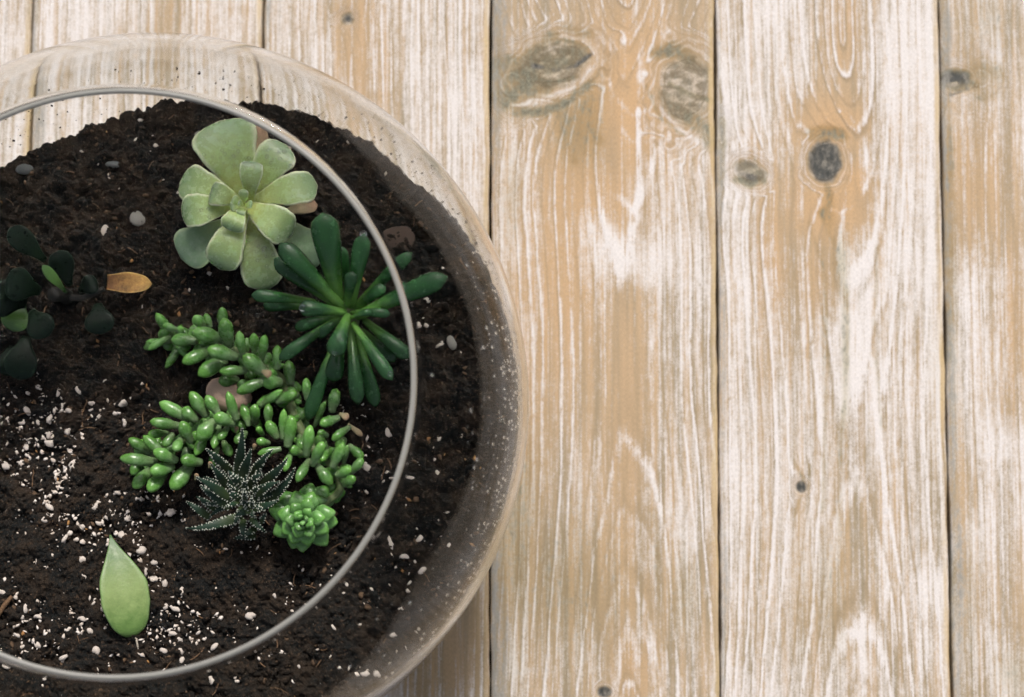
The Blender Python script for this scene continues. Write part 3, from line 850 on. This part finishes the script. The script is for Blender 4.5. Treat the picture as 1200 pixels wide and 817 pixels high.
# ------------------------------------------------------------------ leaves
def leaf_mesh(name, P, widths, thick, nref=(0, 0, 1), cup=0.0, ns=18, v=None, ruffle=0.0, flat=1.0, ragged=0.0):
    """P: list of 3-D control points (base to tip); widths: list of half widths over 0..1; thick: list of half thicknesses"""
    P = np.array(P, float)
    tt = np.linspace(0, 1, ns)
    n = len(P)
    if n == 2:
        C = P[0] + (P[1] - P[0]) * tt[:, None]
    elif n == 3:
        C = ((1 - tt) ** 2)[:, None] * P[0] + (2 * tt * (1 - tt))[:, None] * P[1] + (tt ** 2)[:, None] * P[2]
    else:
        C = ((1 - tt) ** 3)[:, None] * P[0] + (3 * tt * (1 - tt) ** 2)[:, None] * P[1] + (3 * tt ** 2 * (1 - tt))[:, None] * P[2] + (tt ** 3)[:, None] * P[3]
    T = np.gradient(C, axis=0)
    T /= np.linalg.norm(T, axis=1)[:, None] + 1e-12
    nr = np.array(nref, float)
    S = np.cross(T, nr); S /= np.linalg.norm(S, axis=1)[:, None] + 1e-12
    N = np.cross(S, T)
    W = np.interp(tt, np.linspace(0, 1, len(widths)), widths)
    # smooth the profile
    for _ in range(2):
        W[1:-1] = (W[:-2] + 2 * W[1:-1] + W[2:]) / 4
    Hh = np.interp(tt, np.linspace(0, 1, len(thick)), thick)
    nc = 16
    ph = np.linspace(0, 2 * math.pi, nc, endpoint=False)
    c, s = np.cos(ph), np.sin(ph)
    c2 = np.sign(c) * np.abs(c) ** flat
    rw = 1 + ruffle * np.sin(tt * 9 + (v or 0) * 20)[:, None] * 0.5
    if ragged:
        sd_ = random.uniform(0, 99)
        lr = fbm(tt * 7 + sd_, tt * 0 + 1.3, 2, 5) - 0.5, fbm(tt * 7 + sd_, tt * 0 + 8.3, 2, 6) - 0.5
        rw = rw * (1 + ragged * 2 * np.where(c[None, :] > 0, lr[0][:, None], lr[1][:, None]) * np.abs(c)[None, :])
    V = C[:, None, :] + S[:, None, :] * (W[:, None] * rw * c2[None, :])[..., None] + N[:, None, :] * (Hh[:, None] * s[None, :] * (1 + ragged * 1.5 * (fbm(tt[:, None] * 6 + (v or 0) * 50, np.arange(nc)[None, :] * 0.4, 2, 9) - 0.5)) + cup * W[:, None] * (c2[None, :] ** 2) + ruffle * W[:, None] * np.sin(tt * 14 + (v or 0) * 9)[:, None] * c2[None, :] ** 3)[..., None]
    V = V.reshape(-1, 3)
    tv = np.repeat(tt, nc); ev = np.tile(np.abs(c), ns)
    # the rounded end also counts as margin
    ev = np.maximum(ev, np.clip((tv - 0.955) / 0.04, 0, 1))
    F = [tuple(int(q) for q in f) for f in grid_faces(ns, nc, True)]
    F.append(tuple(range(nc - 1, -1, -1))); F.append(tuple(range((ns - 1) * nc, ns * nc)))
    v = random.random() if v is None else v
    return new_mesh(name, V, F, True, dict(t=tv, e=ev, v=np.full(len(V), v)))


def prof_round(w, p0=0.4, pmax=0.6, n=20, tipcut=0.1, k=2.2):
    """half width profile: narrow base, widest at pmax, rounded end"""
    out = []
    for t in np.linspace(0, 1, n):
        if t < pmax:
            q = t / pmax; f = p0 + (1 - p0) * (q * q * (3 - 2 * q))
        else:
            q = (t - pmax) / (1 - pmax); f = max(tipcut * 0, 1 - q ** k) ** (1 / k)
        out.append(max(w * f, w * 0.04))
    return out


def lf(parent, base, tip, w, mat, zb, zt, rise=0.0, th=0.25, p0=0.45, pmax=0.65, cup=0.0, k=2.2, ruffle=0.0, name='leaf', v=None, nref=(0, 0, 1), flat=1.0, droop=0.0, ragged=0.0, bow=0.0):
    b = at(base[0], base[1], zb); t = at(tip[0], tip[1], zt)
    m1 = b * 0.62 + t * 0.38 + np.array([0, 0, rise])
    m2 = b * 0.28 + t * 0.72 + np.array([0, 0, rise * 1.0 + droop])
    if bow:
        pv = np.cross(t - b, (0, 0, 1)) * bow
        m1 = m1 + pv * 0.6; m2 = m2 + pv
    hw = w * 0.5 * upp((zb + zt) / 2)
    W = prof_round(hw, p0, pmax, k=k)
    TH_ = prof_round(hw * th, 0.8, 0.5, k=2.0)
    org = np.array(parent.location)
    me = leaf_mesh(name, [b - org, m1 - org, m2 - org, t - org], W, TH_, nref, cup, 18, v, ruffle, flat, ragged)
    return link(name, me, mat, parent)


def tube(name, pts, rad, mat, parent, n=8):
    org = np.array(parent.location) if parent is not None else np.zeros(3)
    P = np.array(pts, float) - org
    # catmull style resample
    tt = np.linspace(0, len(P) - 1, (len(P) - 1) * 8 + 1)
    C = np.stack([np.interp(tt, np.arange(len(P)), P[:, q]) for q in range(3)], -1)
    for _ in range(4):
        C[1:-1] = (C[:-2] + 2 * C[1:-1] + C[2:]) / 4
    T = np.gradient(C, axis=0); T /= np.linalg.norm(T, axis=1)[:, None] + 1e-12
    S = np.cross(T, (0.13, 0.21, 0.97)); S /= np.linalg.norm(S, axis=1)[:, None] + 1e-12
    N = np.cross(S, T)
    rr = np.interp(np.linspace(0, 1, len(C)), np.linspace(0, 1, len(rad)), rad)
    ph = np.linspace(0, 2 * math.pi, n, endpoint=False)
    V = C[:, None] + rr[:, None, None] * (S[:, None] * np.cos(ph)[None, :, None] + N[:, None] * np.sin(ph)[None, :, None])
    F = [tuple(int(q) for q in f) for f in grid_faces(len(C), n, True)]
    F.append(tuple(range(n - 1, -1, -1))); F.append(tuple(range((len(C) - 1) * n, len(C) * n)))
    return link(name, new_mesh(name, V.reshape(-1, 3), F), mat, parent)


# ---- pale rosette
c = soil_at(285, 240); z0 = c[2]
ros = thing('rosette_succulent', tuple(c), 'pale green rosette succulent with broad wet leaves beside the bowl rim', 'succulent')
zr = z0 + 0.022
tube('stem', [at(285, 243, z0 - 0.006), at(285, 241, z0 + 0.01), at(284, 240, zr - 0.002)], [0.0035, 0.003], M['stem'], ros)
old = M['rosette_old']; rm_ = M['rosette']
# base px, tip px, width px, material, base dz, tip dz
RL = [((272, 262), (212, 303), 54, old, -0.010, -0.008, .004, .9), ((325, 258), (372, 312), 56, old, -0.012, -0.012, .004, .2), ((330, 250), (372, 240), 18, M['withered'], -0.013, -0.012, .002, .6),
      ((288, 225), (302, 147), 34, M['withered'], -0.010, -0.006, .004, .3),
      ((291, 248), (314, 340), 50, rm_, -0.007, -0.006, .008, .25), ((289, 234), (257, 142), 76, rm_, -0.006, 0.004, .007, .35), ((293, 233), (336, 170), 47, rm_, -0.005, 0.004, .007, .35),
      ((280, 235), (211, 213), 44, rm_, -0.004, 0.0, .008, .4), ((278, 243), (213, 252), 40, rm_, -0.001, 0.003, .009, .75), ((295, 239), (372, 217), 41, rm_, -0.001, 0.005, .009, .55),
      ((287, 248), (258, 316), 44, rm_, -0.001, 0.001, .009, .6), ((291, 242), (342, 276), 44, rm_, 0.002, 0.005, .010, .75),
      ((283, 238), (246, 226), 30, rm_, 0.004, 0.010, .006, .15), ((293, 236), (297, 189), 29, rm_, 0.004, 0.014, .006, .3), ((285, 244), (271, 271), 30, rm_, 0.005, 0.010, .007, .8),
      ((286, 240), (286, 222), 12, rm_, 0.008, 0.014, .002, .6), ((283, 240), (272, 233), 12, rm_, 0.008, 0.013, .002, .7), ((283, 242), (270, 243), 12, rm_, 0.008, 0.012, .002, .6),
      ((286, 243), (281, 252), 11, rm_, 0.008, 0.012, .002, .8), ((287, 241), (296, 240), 10, rm_, 0.008, 0.013, .002, .8), ((285, 241), (279, 237), 8, rm_, 0.011, 0.016, .001, .9)]
for b_, t_, w_, m_, zb, zt, ri, vv in RL:
    lf(ros, b_, t_, w_, m_, zr + zb, zr + zt, ri, 0.16 if w_ > 20 else 0.3, 0.36, 0.70, 0.16 if m_ is not M['withered'] else 0.4, 2.6, 0.05 if w_ > 35 else 0.0, v=vv, ragged=0.10 if w_ > 20 else 0.0)

# ---- dark finger-leaved succulent
c = soil_at(408, 372); z0 = c[2]
fin = thing('finger_succulent', tuple(c), 'dark green succulent with long finger shaped leaves reaching under the rim', 'succulent')
zf = z0 + 0.024
tube('stem', [at(412, 380, z0 - 0.006), at(409, 372, z0 + 0.01), at(407, 367, zf + 0.001)], [0.0045, 0.0035], M['stem'], fin)
FL = [((396, 352), (378, 249), 35, .004, .030), ((402, 361), (327, 285), 25, .006, .020), ((394, 357), (321, 303), 23, -.004, .010), ((368, 354), (294, 346), 16, -.004, .006),
      ((403, 366), (350, 361), 20, .008, .018), ((360, 360), (308, 358), 16, -.010, -.008), ((412, 358), (427, 274), 22, .004, .026), ((410, 345), (399, 288), 16, -.004, .014),
      ((407, 358), (413, 318), 16, .008, .022), ((420, 370), (524, 324), 26, .002, .022), ((418, 358), (483, 296), 17, -.006, .012), ((396, 374), (327, 422), 16, -.004, .004),
      ((407, 372), (391, 418), 24, .008, .014), ((401, 395), (390, 448), 23, -.002, .002), ((414, 380), (460, 446), 17, .007, .016), ((411, 385), (420, 475), 19, .002, .004),
      ((420, 395), (441, 478), 18, -.006, -.008), ((398, 390), (360, 494), 18, .000, -.002), ((428, 376), (480, 420), 19, .000, .006), ((412, 366), (458, 368), 12, .006, .012),
      ((425, 388), (464, 424), 16, -.005, -.002), ((412, 372), (438, 365), 9, .010, .013), ((400, 370), (345, 385), 15, -.006, -.006), ((418, 362), (452, 335), 15, .0, .010), ((402, 372), (372, 395), 13, -.002, .0)]
for n_, (b_, t_, w_, zb, zt) in enumerate(FL):
    lf(fin, b_, t_, w_, M['finger'], zf + zb, zf + zt, 0.004, 0.72, 0.48, 0.78, 0.0, 2.4, v=random.random())

# ---- bead-leaved sprigs
def bead_sprig(label, soilpx, stem_px, leaves, sc, org, hgt, mat, seed):
    rs2 = random.Random(seed)
    p0 = soil_at(*soilpx)
    o = thing('bead_sedum', tuple(p0), label, 'succulent', 'bead leaved succulent sprigs')
    pts = []
    for (x, y, h) in stem_px:
        q = soil_at(x, y); pts.append(at(x, y, q[2] + h))
    tube('stem', pts, [0.0022, 0.0018, 0.0012], M['stem'], o)
    SP = np.array([(x, y, h) for x, y, h in stem_px], float)
    for (x1, y1, x2, y2, w, dz) in leaves:
        b = (org[0] + x1 / sc, org[1] + y1 / sc); t = (org[0] + x2 / sc, org[1] + y2 / sc)
        # leaf rises from the nearest stem point
        d = np.hypot(SP[:, 0] - b[0], SP[:, 1] - b[1]); hh = SP[d.argmin(), 2]
        zs_ = soil_at(*b)[2] + hh + dz + rs2.uniform(-.001, .001)
        ex = 1.08
        t = (b[0] + (t[0] - b[0]) * ex, b[1] + (t[1] - b[1]) * ex)
        lf(o, b, t, w / sc * rs2.uniform(0.74, 0.98), mat, zs_, zs_ + rs2.uniform(0.000, 0.007), rs2.uniform(0, 0.003), 0.85, 0.6, 0.48, 0.0, rs2.uniform(1.7, 2.1), v=rs2.random(), ragged=0.10)
    # leaves deeper in the sprig
    for _ in range(62):
        k0 = rs2.random() * (len(SP) - 1); i0 = int(k0); q = SP[i0] + (SP[min(i0 + 1, len(SP) - 1)] - SP[i0]) * (k0 - i0)
        an = rs2.uniform(0, 6.283); ln = rs2.uniform(11, 26)
        b = (q[0], q[1]); t = (q[0] + math.cos(an) * ln, q[1] + math.sin(an) * ln)
        zs_ = soil_at(*b)[2] + q[2] - rs2.uniform(.0, .008)
        lf(o, b, t, rs2.uniform(8, 14), mat, zs_, zs_ + rs2.uniform(-.003, .004), 0.0015, 0.85, 0.6, 0.48, 0.0, 1.9, v=rs2.random() * .8, ragged=0.10)
    return o


L1 = [(250, 150, 192, 66, 45, 0), (245, 178, 152, 180, 34, .002), (245, 160, 160, 210, 46, .003), (275, 130, 222, 112, 45, .001), (355, 175, 258, 172, 68, .006), (295, 195, 232, 284, 46, -.002), (290, 160, 290, 118, 38, -.003),
      (470, 172, 350, 138, 80, .008), (385, 115, 350, 78, 56, .002), (415, 120, 395, 66, 38, .0), (420, 212, 305, 264, 68, .006), (468, 130, 463, 42, 52, .004), (492, 195, 472, 88, 74, .010), (520, 242, 408, 212, 64, .012),
      (475, 255, 370, 316, 72, .004), (552, 245, 535, 142, 54, .006), (598, 220, 595, 148, 52, .002), (565, 298, 458, 303, 62, .008), (525, 338, 452, 345, 62, -.004), (628, 255, 641, 158, 48, .006),
      (635, 305, 555, 240, 78, .010), (645, 338, 532, 388, 66, .006), (692, 295, 692, 200, 50, .004), (748, 355, 740, 264, 62, .004), (705, 348, 632, 345, 68, .010), (575, 348, 532, 362, 52, -.003),
      (702, 393, 612, 446, 52, .004), (775, 398, 690, 428, 60, .004), (690, 330, 660, 300, 50, .0), (600, 290, 575, 330, 55, -.002), (430, 190, 395, 170, 55, -.003), (330, 180, 300, 215, 45, -.003)]
bead_sprig('upper bead leaved sprig trailing over the pinkish stone below the rosette', (335, 440), [(345, 455, .008), (310, 430, .014), (270, 408, .016), (225, 398, .012), (188, 400, .008)], L1, 3.55, (130, 350), 0, M['bean'], 1)
L2 = [(328, 500, 210, 436, 58, .006), (285, 530, 170, 512, 60, .006), (235, 560, 160, 566, 46, .002), (218, 652, 140, 575, 62, .008), (165, 640, 80, 586, 52, .003), (190, 680, 48, 665, 70, .010), (165, 712, 100, 784, 62, .0),
      (222, 728, 160, 796, 62, .004), (270, 672, 185, 636, 62, .011), (255, 700, 168, 722, 62, .008), (258, 565, 222, 614, 46, .010), (292, 585, 268, 630, 54, .011), (332, 592, 296, 515, 62, .010), (332, 695, 255, 786, 74, .004),
      (375, 682, 295, 668, 72, .004), (352, 505, 306, 460, 62, .008), (398, 485, 335, 394, 62, .008), (425, 515, 370, 582, 78, .012), (398, 560, 355, 646, 58, .004), (448, 530, 428, 618, 58, .006),
      (445, 475, 400, 408, 58, .010), (505, 520, 435, 488, 62, .010), (522, 505, 488, 394, 55, .012), (484, 540, 452, 586, 48, .008), (442, 620, 420, 704, 52, -.004), (578, 530, 548, 444, 58, .006), (602, 515, 600, 445, 48, .006),
      (380, 600, 345, 560, 60, .0), (320, 620, 310, 690, 60, -.002), (260, 620, 240, 660, 50, -.001), (470, 600, 500, 650, 52, -.004), (560, 560, 520, 600, 50, .0)]
bead_sprig('lower bead leaved sprig spreading left beside the white dotted plant', (250, 505), [(300, 480, .010), (265, 492, .014), (230, 508, .014), (195, 525, .012), (160, 540, .008)], L2, 3.55, (130, 350), 0, M['bean'], 2)
L3 = [(85, 395, 85, 262, 78, .004), (148, 485, 80, 378, 84, .007), (185, 495, 190, 302, 78, .006), (215, 545, 247, 350, 98, .010), (50, 465, 10, 415, 64, .004), (85, 520, 12, 510, 66, .004), (170, 560, 22, 594, 78, .010), (305, 592, 232, 556, 92, .004),
      (345, 605, 372, 412, 84, .011), (388, 665, 458, 522, 98, .012), (362, 640, 284, 778, 88, .010), (420, 678, 514, 798, 88, .010), (430, 562, 440, 470, 84, .004), (240, 590, 198, 708, 74, .004), (300, 330, 255, 368, 66, .0),
      (352, 222, 345, 88, 88, .006), (150, 242, 272, 176, 88, .008), (35, 270, 172, 164, 70, .006), (400, 405, 474, 242, 60, .002), (520, 305, 547, 160, 98, .008), (562, 350, 444, 392, 88, .010), (634, 415, 528, 496, 84, .011),
      (485, 470, 425, 448, 74, .002), (520, 685, 594, 532, 94, .012), (600, 655, 622, 542, 64, .006), (640, 540, 728, 616, 88, .008), (650, 725, 728, 634, 84, .008), (555, 740, 646, 698, 94, .011), (605, 805, 676, 756, 84, .010),
      (220, 215, 306, 244, 64, -.002), (500, 560, 450, 640, 80, .0), (300, 480, 320, 560, 80, .0), (480, 740, 560, 690, 80, .002), (120, 560, 60, 620, 70, -.002), (560, 620, 520, 560, 80, .0), (250, 400, 280, 300, 60, -.002), (600, 500, 560, 560, 80, -.003)]
s3 = bead_sprig('crowded bead leaved sprig beside the finger leaves, ending in a star shaped tip', (355, 520), [(335, 455, .010), (345, 490, .014), (365, 525, .015), (395, 550, .015), (400, 575, .014), (375, 595, .016), (358, 608, .018)], L3, 5.836, (300, 430), 0, M['bean'], 3)
# dry scales left on the sprigs
for (px, py, w_) in [(312, 437, 10), (403, 487, 9)]:
    q = soil_at(px, py)
    lf(s3, (px - 5, py - 2), (px + 6, py + 3), w_, M['withered'], q[2] + .026, q[2] + .027, 0.001, 0.3, name='dry_scale')
q = soil_at(415, 505)
lf(s3, (408, 497), (425, 511), 7, M['withered'], q[2] + .018, q[2] + .018, 0.001, 0.5, name='dry_scale')
# star tip
cst = soil_at(355, 608); zz0 = cst[2] + 0.018
for k_, (nl, rad, wid, dz, dt) in enumerate([(9, 44, 27, -.006, -.005), (8, 35, 24, -.001, .001), (6, 25, 19, .003, .007), (4, 14, 14, .007, .011), (3, 7, 8, .009, .013)]):
    for j in range(nl):
        an = 2 * math.pi * (j + 0.45 * k_) / nl + random.uniform(-.28, .28)
        rr = rad * random.uniform(.88, 1.08)
        cx_, cy_ = 357 - k_ * 0.5, 606 + k_ * 0.8
        lf(s3, (cx_ + math.cos(an) * rr * 0.25, cy_ + math.sin(an) * rr * 0.25), (cx_ + math.cos(an) * rr, cy_ + math.sin(an) * rr), wid, M['star'], zz0 + dz, zz0 + dt, 0.002, 0.6, 0.6, 0.45, 0.05, 1.3, v=random.random(), ragged=0.08)

# ---- zebra plant with white bumps
c = soil_at(285, 582); z0 = c[2]
zeb = thing('zebra_haworthia', tuple(c), 'dark pointed succulent dotted with white bumps between the bead leaved sprigs', 'succulent')
zz1 = z0 + 0.018
ZL = [((350, 310), (178, 146), 90, .006, .022), ((335, 420), (212, 250), 84, .004, .016), ((350, 490), (106, 342), 92, .002, .014), ((350, 545), (140, 395), 92, -.002, .006), ((250, 570), (112, 478), 62, -.006, -.002),
      ((210, 620), (46, 510), 72, -.008, -.006), ((430, 610), (36, 694), 88, -.004, -.002), ((405, 350), (430, -4), 100, .006, .028), ((430, 350), (492, 142), 92, .008, .026), ((495, 345), (645, 152), 84, .006, .024),
      ((550, 410), (746, 208), 88, .006, .022), ((530, 465), (696, 376), 82, .008, .016), ((590, 525), (794, 270), 94, .0, .014), ((510, 560), (684, 494), 76, .004, .010), ((450, 410), (335, 296), 92, .012, .024),
      ((480, 410), (580, 322), 80, .012, .022), ((410, 510), (332, 436), 84, .012, .018), ((455, 505), (446, 424), 56, .014, .024), ((490, 560), (414, 506), 66, .010, .014), ((500, 555), (494, 466), 44, .012, .020), ((480, 570), (385, 612), 70, .004, .006),
      ((490, 630), (595, 728), 64, -.002, -.002), ((560, 655), (592, 588), 50, .0, .004), ((440, 640), (450, 766), 70, -.003, -.001), ((525, 690), (432, 756), 66, -.005, -.002), ((520, 745), (372, 770), 66, -.008, -.006)]
ico = lump(1, 1, (1, 1, 1), 0.0)
NZ = len(ZL)
for (an, ln, w_, zb, zt) in [(-100, 235, 66, .0, .012), (-70, 270, 62, .002, .016), (-38, 255, 60, .0, .012), (-12, 240, 60, -.002, .006), (12, 200, 56, -.004, .0), (-128, 250, 60, .0, .010), (-152, 290, 64, -.003, .004),
                             (176, 270, 60, -.005, -.002), (150, 260, 60, -.007, -.005), (118, 190, 56, -.006, -.004), (60, 170, 56, -.006, -.004), (-85, 130, 50, .014, .026), (-35, 130, 48, .013, .024), (-140, 130, 50, .012, .022), (160, 110, 46, .011, .018), (30, 120, 46, .009, .015)]:
    c_, s__ = math.cos(math.radians(an)), math.sin(math.radians(an))
    ZL.append(((455 + c_ * 40, 495 + s__ * 40), (455 + c_ * (40 + ln), 495 + s__ * (40 + ln)), w_, zb, zt))
for n_, (b_, t_, w_, zb, zt) in enumerate(ZL):
    B = (210 + b_[0] / 5.836, 500 + b_[1] / 5.836); T_ = (210 + t_[0] / 5.836, 500 + t_[1] / 5.836); wp = w_ / 5.836 * 0.84
    b3 = at(*B, zz1 + zb); t3 = at(*T_, zz1 + zt)
    lo = lf(zeb, B, T_, wp, M['zebra'], zz1 + zb, zz1 + zt, 0.004, 0.42, 0.8, 0.25, 0.10, 1.1, bow=random.uniform(-.16, .16))
    # bumps follow the two margins and cross the face in rows
    me_ = lo.data
    co_ = np.empty(len(me_.vertices) * 3, np.float32); me_.vertices.foreach_get('co', co_)
    G = co_.reshape(18, 16, 3)
    VV, FF, off = [], [], 0
    ln_px = math.hypot(T_[0] - B[0], T_[1] - B[1])
    nb = max(6, int(ln_px / 2.9))
    inner = n_ in (14, 15, 16, 17, 18, 19) or n_ >= NZ + 11
    for side in (0, 8):
        for q in range(nb):
            f_ = (q + 0.5 + random.uniform(-.3, .3)) / nb * 16.6
            if random.random() < 0.12: continue
            i0 = int(f_); fr_ = f_ - i0
            col_ = (side + (1 if side == 0 else -1)) % 16
            p_ = (G[i0, col_] * (1 - fr_) + G[i0 + 1, col_] * fr_)
            s_ = upp(zz1) * (1.15 - 0.45 * q / nb) * random.uniform(.8, 1.15)
            d_ = G[i0 + 1, col_] - G[i0, col_]
            ac = G[i0, 0] - G[i0, 8]; ac = ac / (np.linalg.norm(ac) + 1e-9)
            VV.append(ico[0] * s_ * 0.85 + (ico[0] @ ac)[:, None] * ac * s_ * 0.55 + p_); FF.append(ico[1] + off); off += len(ico[0])
    if n_ % 3 == 0 or inner:
        for q in range(int(nb * 0.7)):
            i0 = int((q + .5) / nb * 17 / 0.8)
            if i0 > 15: continue
            for col_ in (2, 6) if not inner else (2, 3, 5, 6):
                if random.random() < 0.55:
                    VV.append(ico[0] * upp(zz1) * random.uniform(.7, 1.15) + G[i0, col_]); FF.append(ico[1] + off); off += len(ico[0])
    bo = link('white_bumps', new_mesh('white_bumps', np.concatenate(VV), np.concatenate(FF)), M['tubercle'], lo)
    bo['kind'] = 'stuff'
for (px, py) in [(231, 559), (247, 545), (299, 524), (278, 504)]:
    q = soil_at(px, py)
    lf(zeb, (px - 2, py + 3), (px, py - 4), 5.5, M['withered'], q[2] + .020, q[2] + .022, 0.0, 0.6, name='dry_tip')

# ---- dark round-leaved plant, its shade put into the leaf colours
c = soil_at(75, 345); z0 = c[2]
jad = thing('jade_succulent', tuple(c), 'very dark round leaved succulent half lost against the dark soil', 'succulent')
zj = z0 + 0.022
tube('stem', [at(80, 350, z0 - .006), at(75, 345, z0 + .012), at(62, 345, zj)], [.0035, .003], M['darkstem'], jad)
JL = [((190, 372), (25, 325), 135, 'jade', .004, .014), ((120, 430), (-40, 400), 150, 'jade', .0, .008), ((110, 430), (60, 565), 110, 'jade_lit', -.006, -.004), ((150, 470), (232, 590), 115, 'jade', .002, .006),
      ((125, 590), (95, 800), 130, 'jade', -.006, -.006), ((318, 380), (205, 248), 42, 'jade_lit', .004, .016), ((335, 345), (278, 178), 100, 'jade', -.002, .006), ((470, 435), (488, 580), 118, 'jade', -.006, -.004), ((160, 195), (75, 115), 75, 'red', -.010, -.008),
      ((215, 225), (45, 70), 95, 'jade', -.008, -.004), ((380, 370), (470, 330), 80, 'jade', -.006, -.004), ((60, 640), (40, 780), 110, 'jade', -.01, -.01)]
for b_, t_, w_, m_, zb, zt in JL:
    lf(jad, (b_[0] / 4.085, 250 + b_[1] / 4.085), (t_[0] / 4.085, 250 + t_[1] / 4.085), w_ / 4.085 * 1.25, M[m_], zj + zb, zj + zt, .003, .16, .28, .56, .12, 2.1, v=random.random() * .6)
tube('stem', [at(75, 348, z0 + .010), at(98, 350, z0 + .012), at(122, 338, z0 + .013)], [.0016, .0011], M['darkstem'], jad)
lf(jad, (126, 331), (178, 333), 25, M['dry'], z0 + .014, z0 + .015, .0015, .10, .72, .42, .22, 2.0, ruffle=.02, v=.55, name='dry_leaf')['label'] = 'dry yellow brown leaf'

# ---- fallen leaf cutting
c = soil_at(143, 690); z0 = c[2]
cut = thing('leaf_cutting', tuple(c), 'single green pointed leaf lying on the perlite strewn soil with a thin root', 'leaf')
b = (153, 745); t = (129, 627)
B3, T3 = at(*b, z0 + .0040), at(*t, z0 + .0050)
org = np.array(cut.location); s = upp(z0)
mid1 = at(150, 712, z0 + .0085); mid2 = at(141, 672, z0 + .0095)
Wp = [v * s for v in (7, 14.5, 18.5, 21.3, 23.4, 25.1, 26.3, 27.4, 28.1, 28.4, 28.2, 27.5, 26.2, 24.4, 22, 19, 15.6, 12, 8.6, 5.4, 2.8, 0.8)]
Hp = [v * s for v in (4, 7, 7, 6.5, 6, 5.5, 5, 4.5, 4, 3.5, 3, 2.5, 2, 1.5, .6)]
me = leaf_mesh('blade', [B3 - org, mid1 - org, mid2 - org, T3 - org], Wp, Hp, (0.25, 0, 1), 0.24, 30, 0.55, 0.0, 1.0, 0.05)
link('blade', me, M['cutting'], cut)
tube('root', [at(158, 741, z0 + .004), at(160, 750, z0 + .004), at(162, 761, z0 + .003)], [.0007, .0005, .0003], M['root'], cut)

# ---- twig
tw = thing('twig', tuple(soil_at(3, 708)), 'thin brown twig lying on perlite strewn soil by the rim', 'twig')
z0 = soil_at(3, 708)[2]
tube('stick', [at(14, 699, z0 + .003), at(6, 708, z0 + .003), at(-4, 724, z0 + .002)], [.0008, .0011, .0009], M['twig'], tw)

# dirt splashed on the inside of the glass above the soil line
VV, FF, off = [], [], 0
for _ in range(420):
    a_ = math.radians(rs.uniform(20, 175)); z_ = float(soil_edge(a_)) + abs(rs.gauss(0, 0.02)) + .003
    if z_ > 0.2: continue
    r_ = math.sqrt((RI - 0.0003) ** 2 - (z_ - ZC) ** 2)
    V, F = SMALL[rs.randrange(len(SMALL))]
    s_ = 0.00018 + 0.0005 * rs.random() ** 3
    VV.append(V * s_ + np.array([math.cos(a_) * (r_ - s_), math.sin(a_) * (r_ - s_), z_])); FF.append(F + off); off += len(V)
o = link('soil_specks', new_mesh('soil_specks', np.concatenate(VV), np.concatenate(FF)), M['soil'])
o['kind'] = 'stuff'; o['label'] = 'tiny soil specks stuck to the glass above the soil line'; o['category'] = 'soil'

# ------------------------------------------------------------------ water
def drop_mesh(sub=2):
    b_ = bmesh.new(); bmesh.ops.create_icosphere(b_, subdivisions=sub, radius=1)
    V = np.array([v.co[:] for v in b_.verts]); F = np.array([[q.index for q in f.verts] for f in b_.faces]); b_.free()
    return V, F
DV, DF = drop_mesh(2)
VV, FF, off = [], [], 0
for _ in range(900):
    azd = math.radians(rs.gauss(-6, 20)); al = math.radians(90 + rs.gauss(-9, 9))
    er_ = np.array([math.sin(al) * math.cos(azd), math.sin(al) * math.sin(azd), math.cos(al)])
    et = np.array([-math.sin(azd), math.cos(azd), 0]); ep = np.cross(er_, et)
    s_ = 0.0003 + 0.0007 * rs.random() ** 2.5
    stz = rs.uniform(0.8, 1.1)
    cpos = BOWL + er_ * (RI - s_ * 0.62)
    VV.append(cpos + DV[:, :1] * er_ * s_ * 0.55 + DV[:, 1:2] * et * s_ * 0.8 + DV[:, 2:] * ep * s_ * stz); FF.append(DF + off); off += len(DV)
cd = link('condensation', new_mesh('condensation', np.concatenate(VV), np.concatenate(FF)), M['water'])
cd['kind'] = 'stuff'; cd['label'] = 'fine water droplets beaded on the inside of the glass wall'; cd['category'] = 'water'

# beads of water on the rosette's leaves, found by dropping rays on the built leaves
bpy.context.view_layer.update()
dg = bpy.context.evaluated_depsgraph_get()
VV, FF, off = [], [], 0
BEADS = []
def bead(px, py, rad):
    global off
    if any(math.hypot(px - a, py - b) < 1.25 * (rad + c_) for a, b, c_ in BEADS):
        return
    BEADS.append((px, py, rad))
    d = Vector(ray(px, py)).normalized()
    o_ = Vector(at(px, py, 0.17))
    hit, loc, nor, idx, ob, mt = scene.ray_cast(dg, o_, d)
    if not hit or ob.name.startswith('soil'):
        return
    s_ = rad * upp(loc.z)
    nor = Vector(nor)
    if nor.z < 0: nor.negate()
    q = nor.to_track_quat('Z', 'Y').to_matrix()
    A = np.array(q)
    V = (DV * np.array([s_, s_, s_ * 0.6])) @ A.T + np.array(loc + nor * s_ * 0.45)
    VV.append(V); FF.append(DF + off); off += len(DV)
for (cx_, cy_, sx, sy, n_) in [(275, 175, 22, 16, 40), (325, 185, 16, 14, 16), (310, 300, 10, 20, 9), (245, 250, 10, 8, 4), (330, 235, 12, 6, 5), (230, 290, 12, 8, 5)]:
    for _ in range(n_):
        bead(rs.gauss(cx_, sx * .6), rs.gauss(cy_, sy * .6), rs.uniform(1.0, 2.6))
for a_ in [(426, 275, 4.5), (355, 361, 4.2), (392, 413, 3), (310, 292, 3), (400, 398, 2.5), (457, 438, 3)]:
    bead(*a_)
if VV:
    dw = link('water_beads', new_mesh('water_beads', np.concatenate(VV), np.concatenate(FF)), M['water'])
    dw['kind'] = 'stuff'; dw['label'] = 'tiny clear water beads on the succulent leaves'; dw['category'] = 'water'
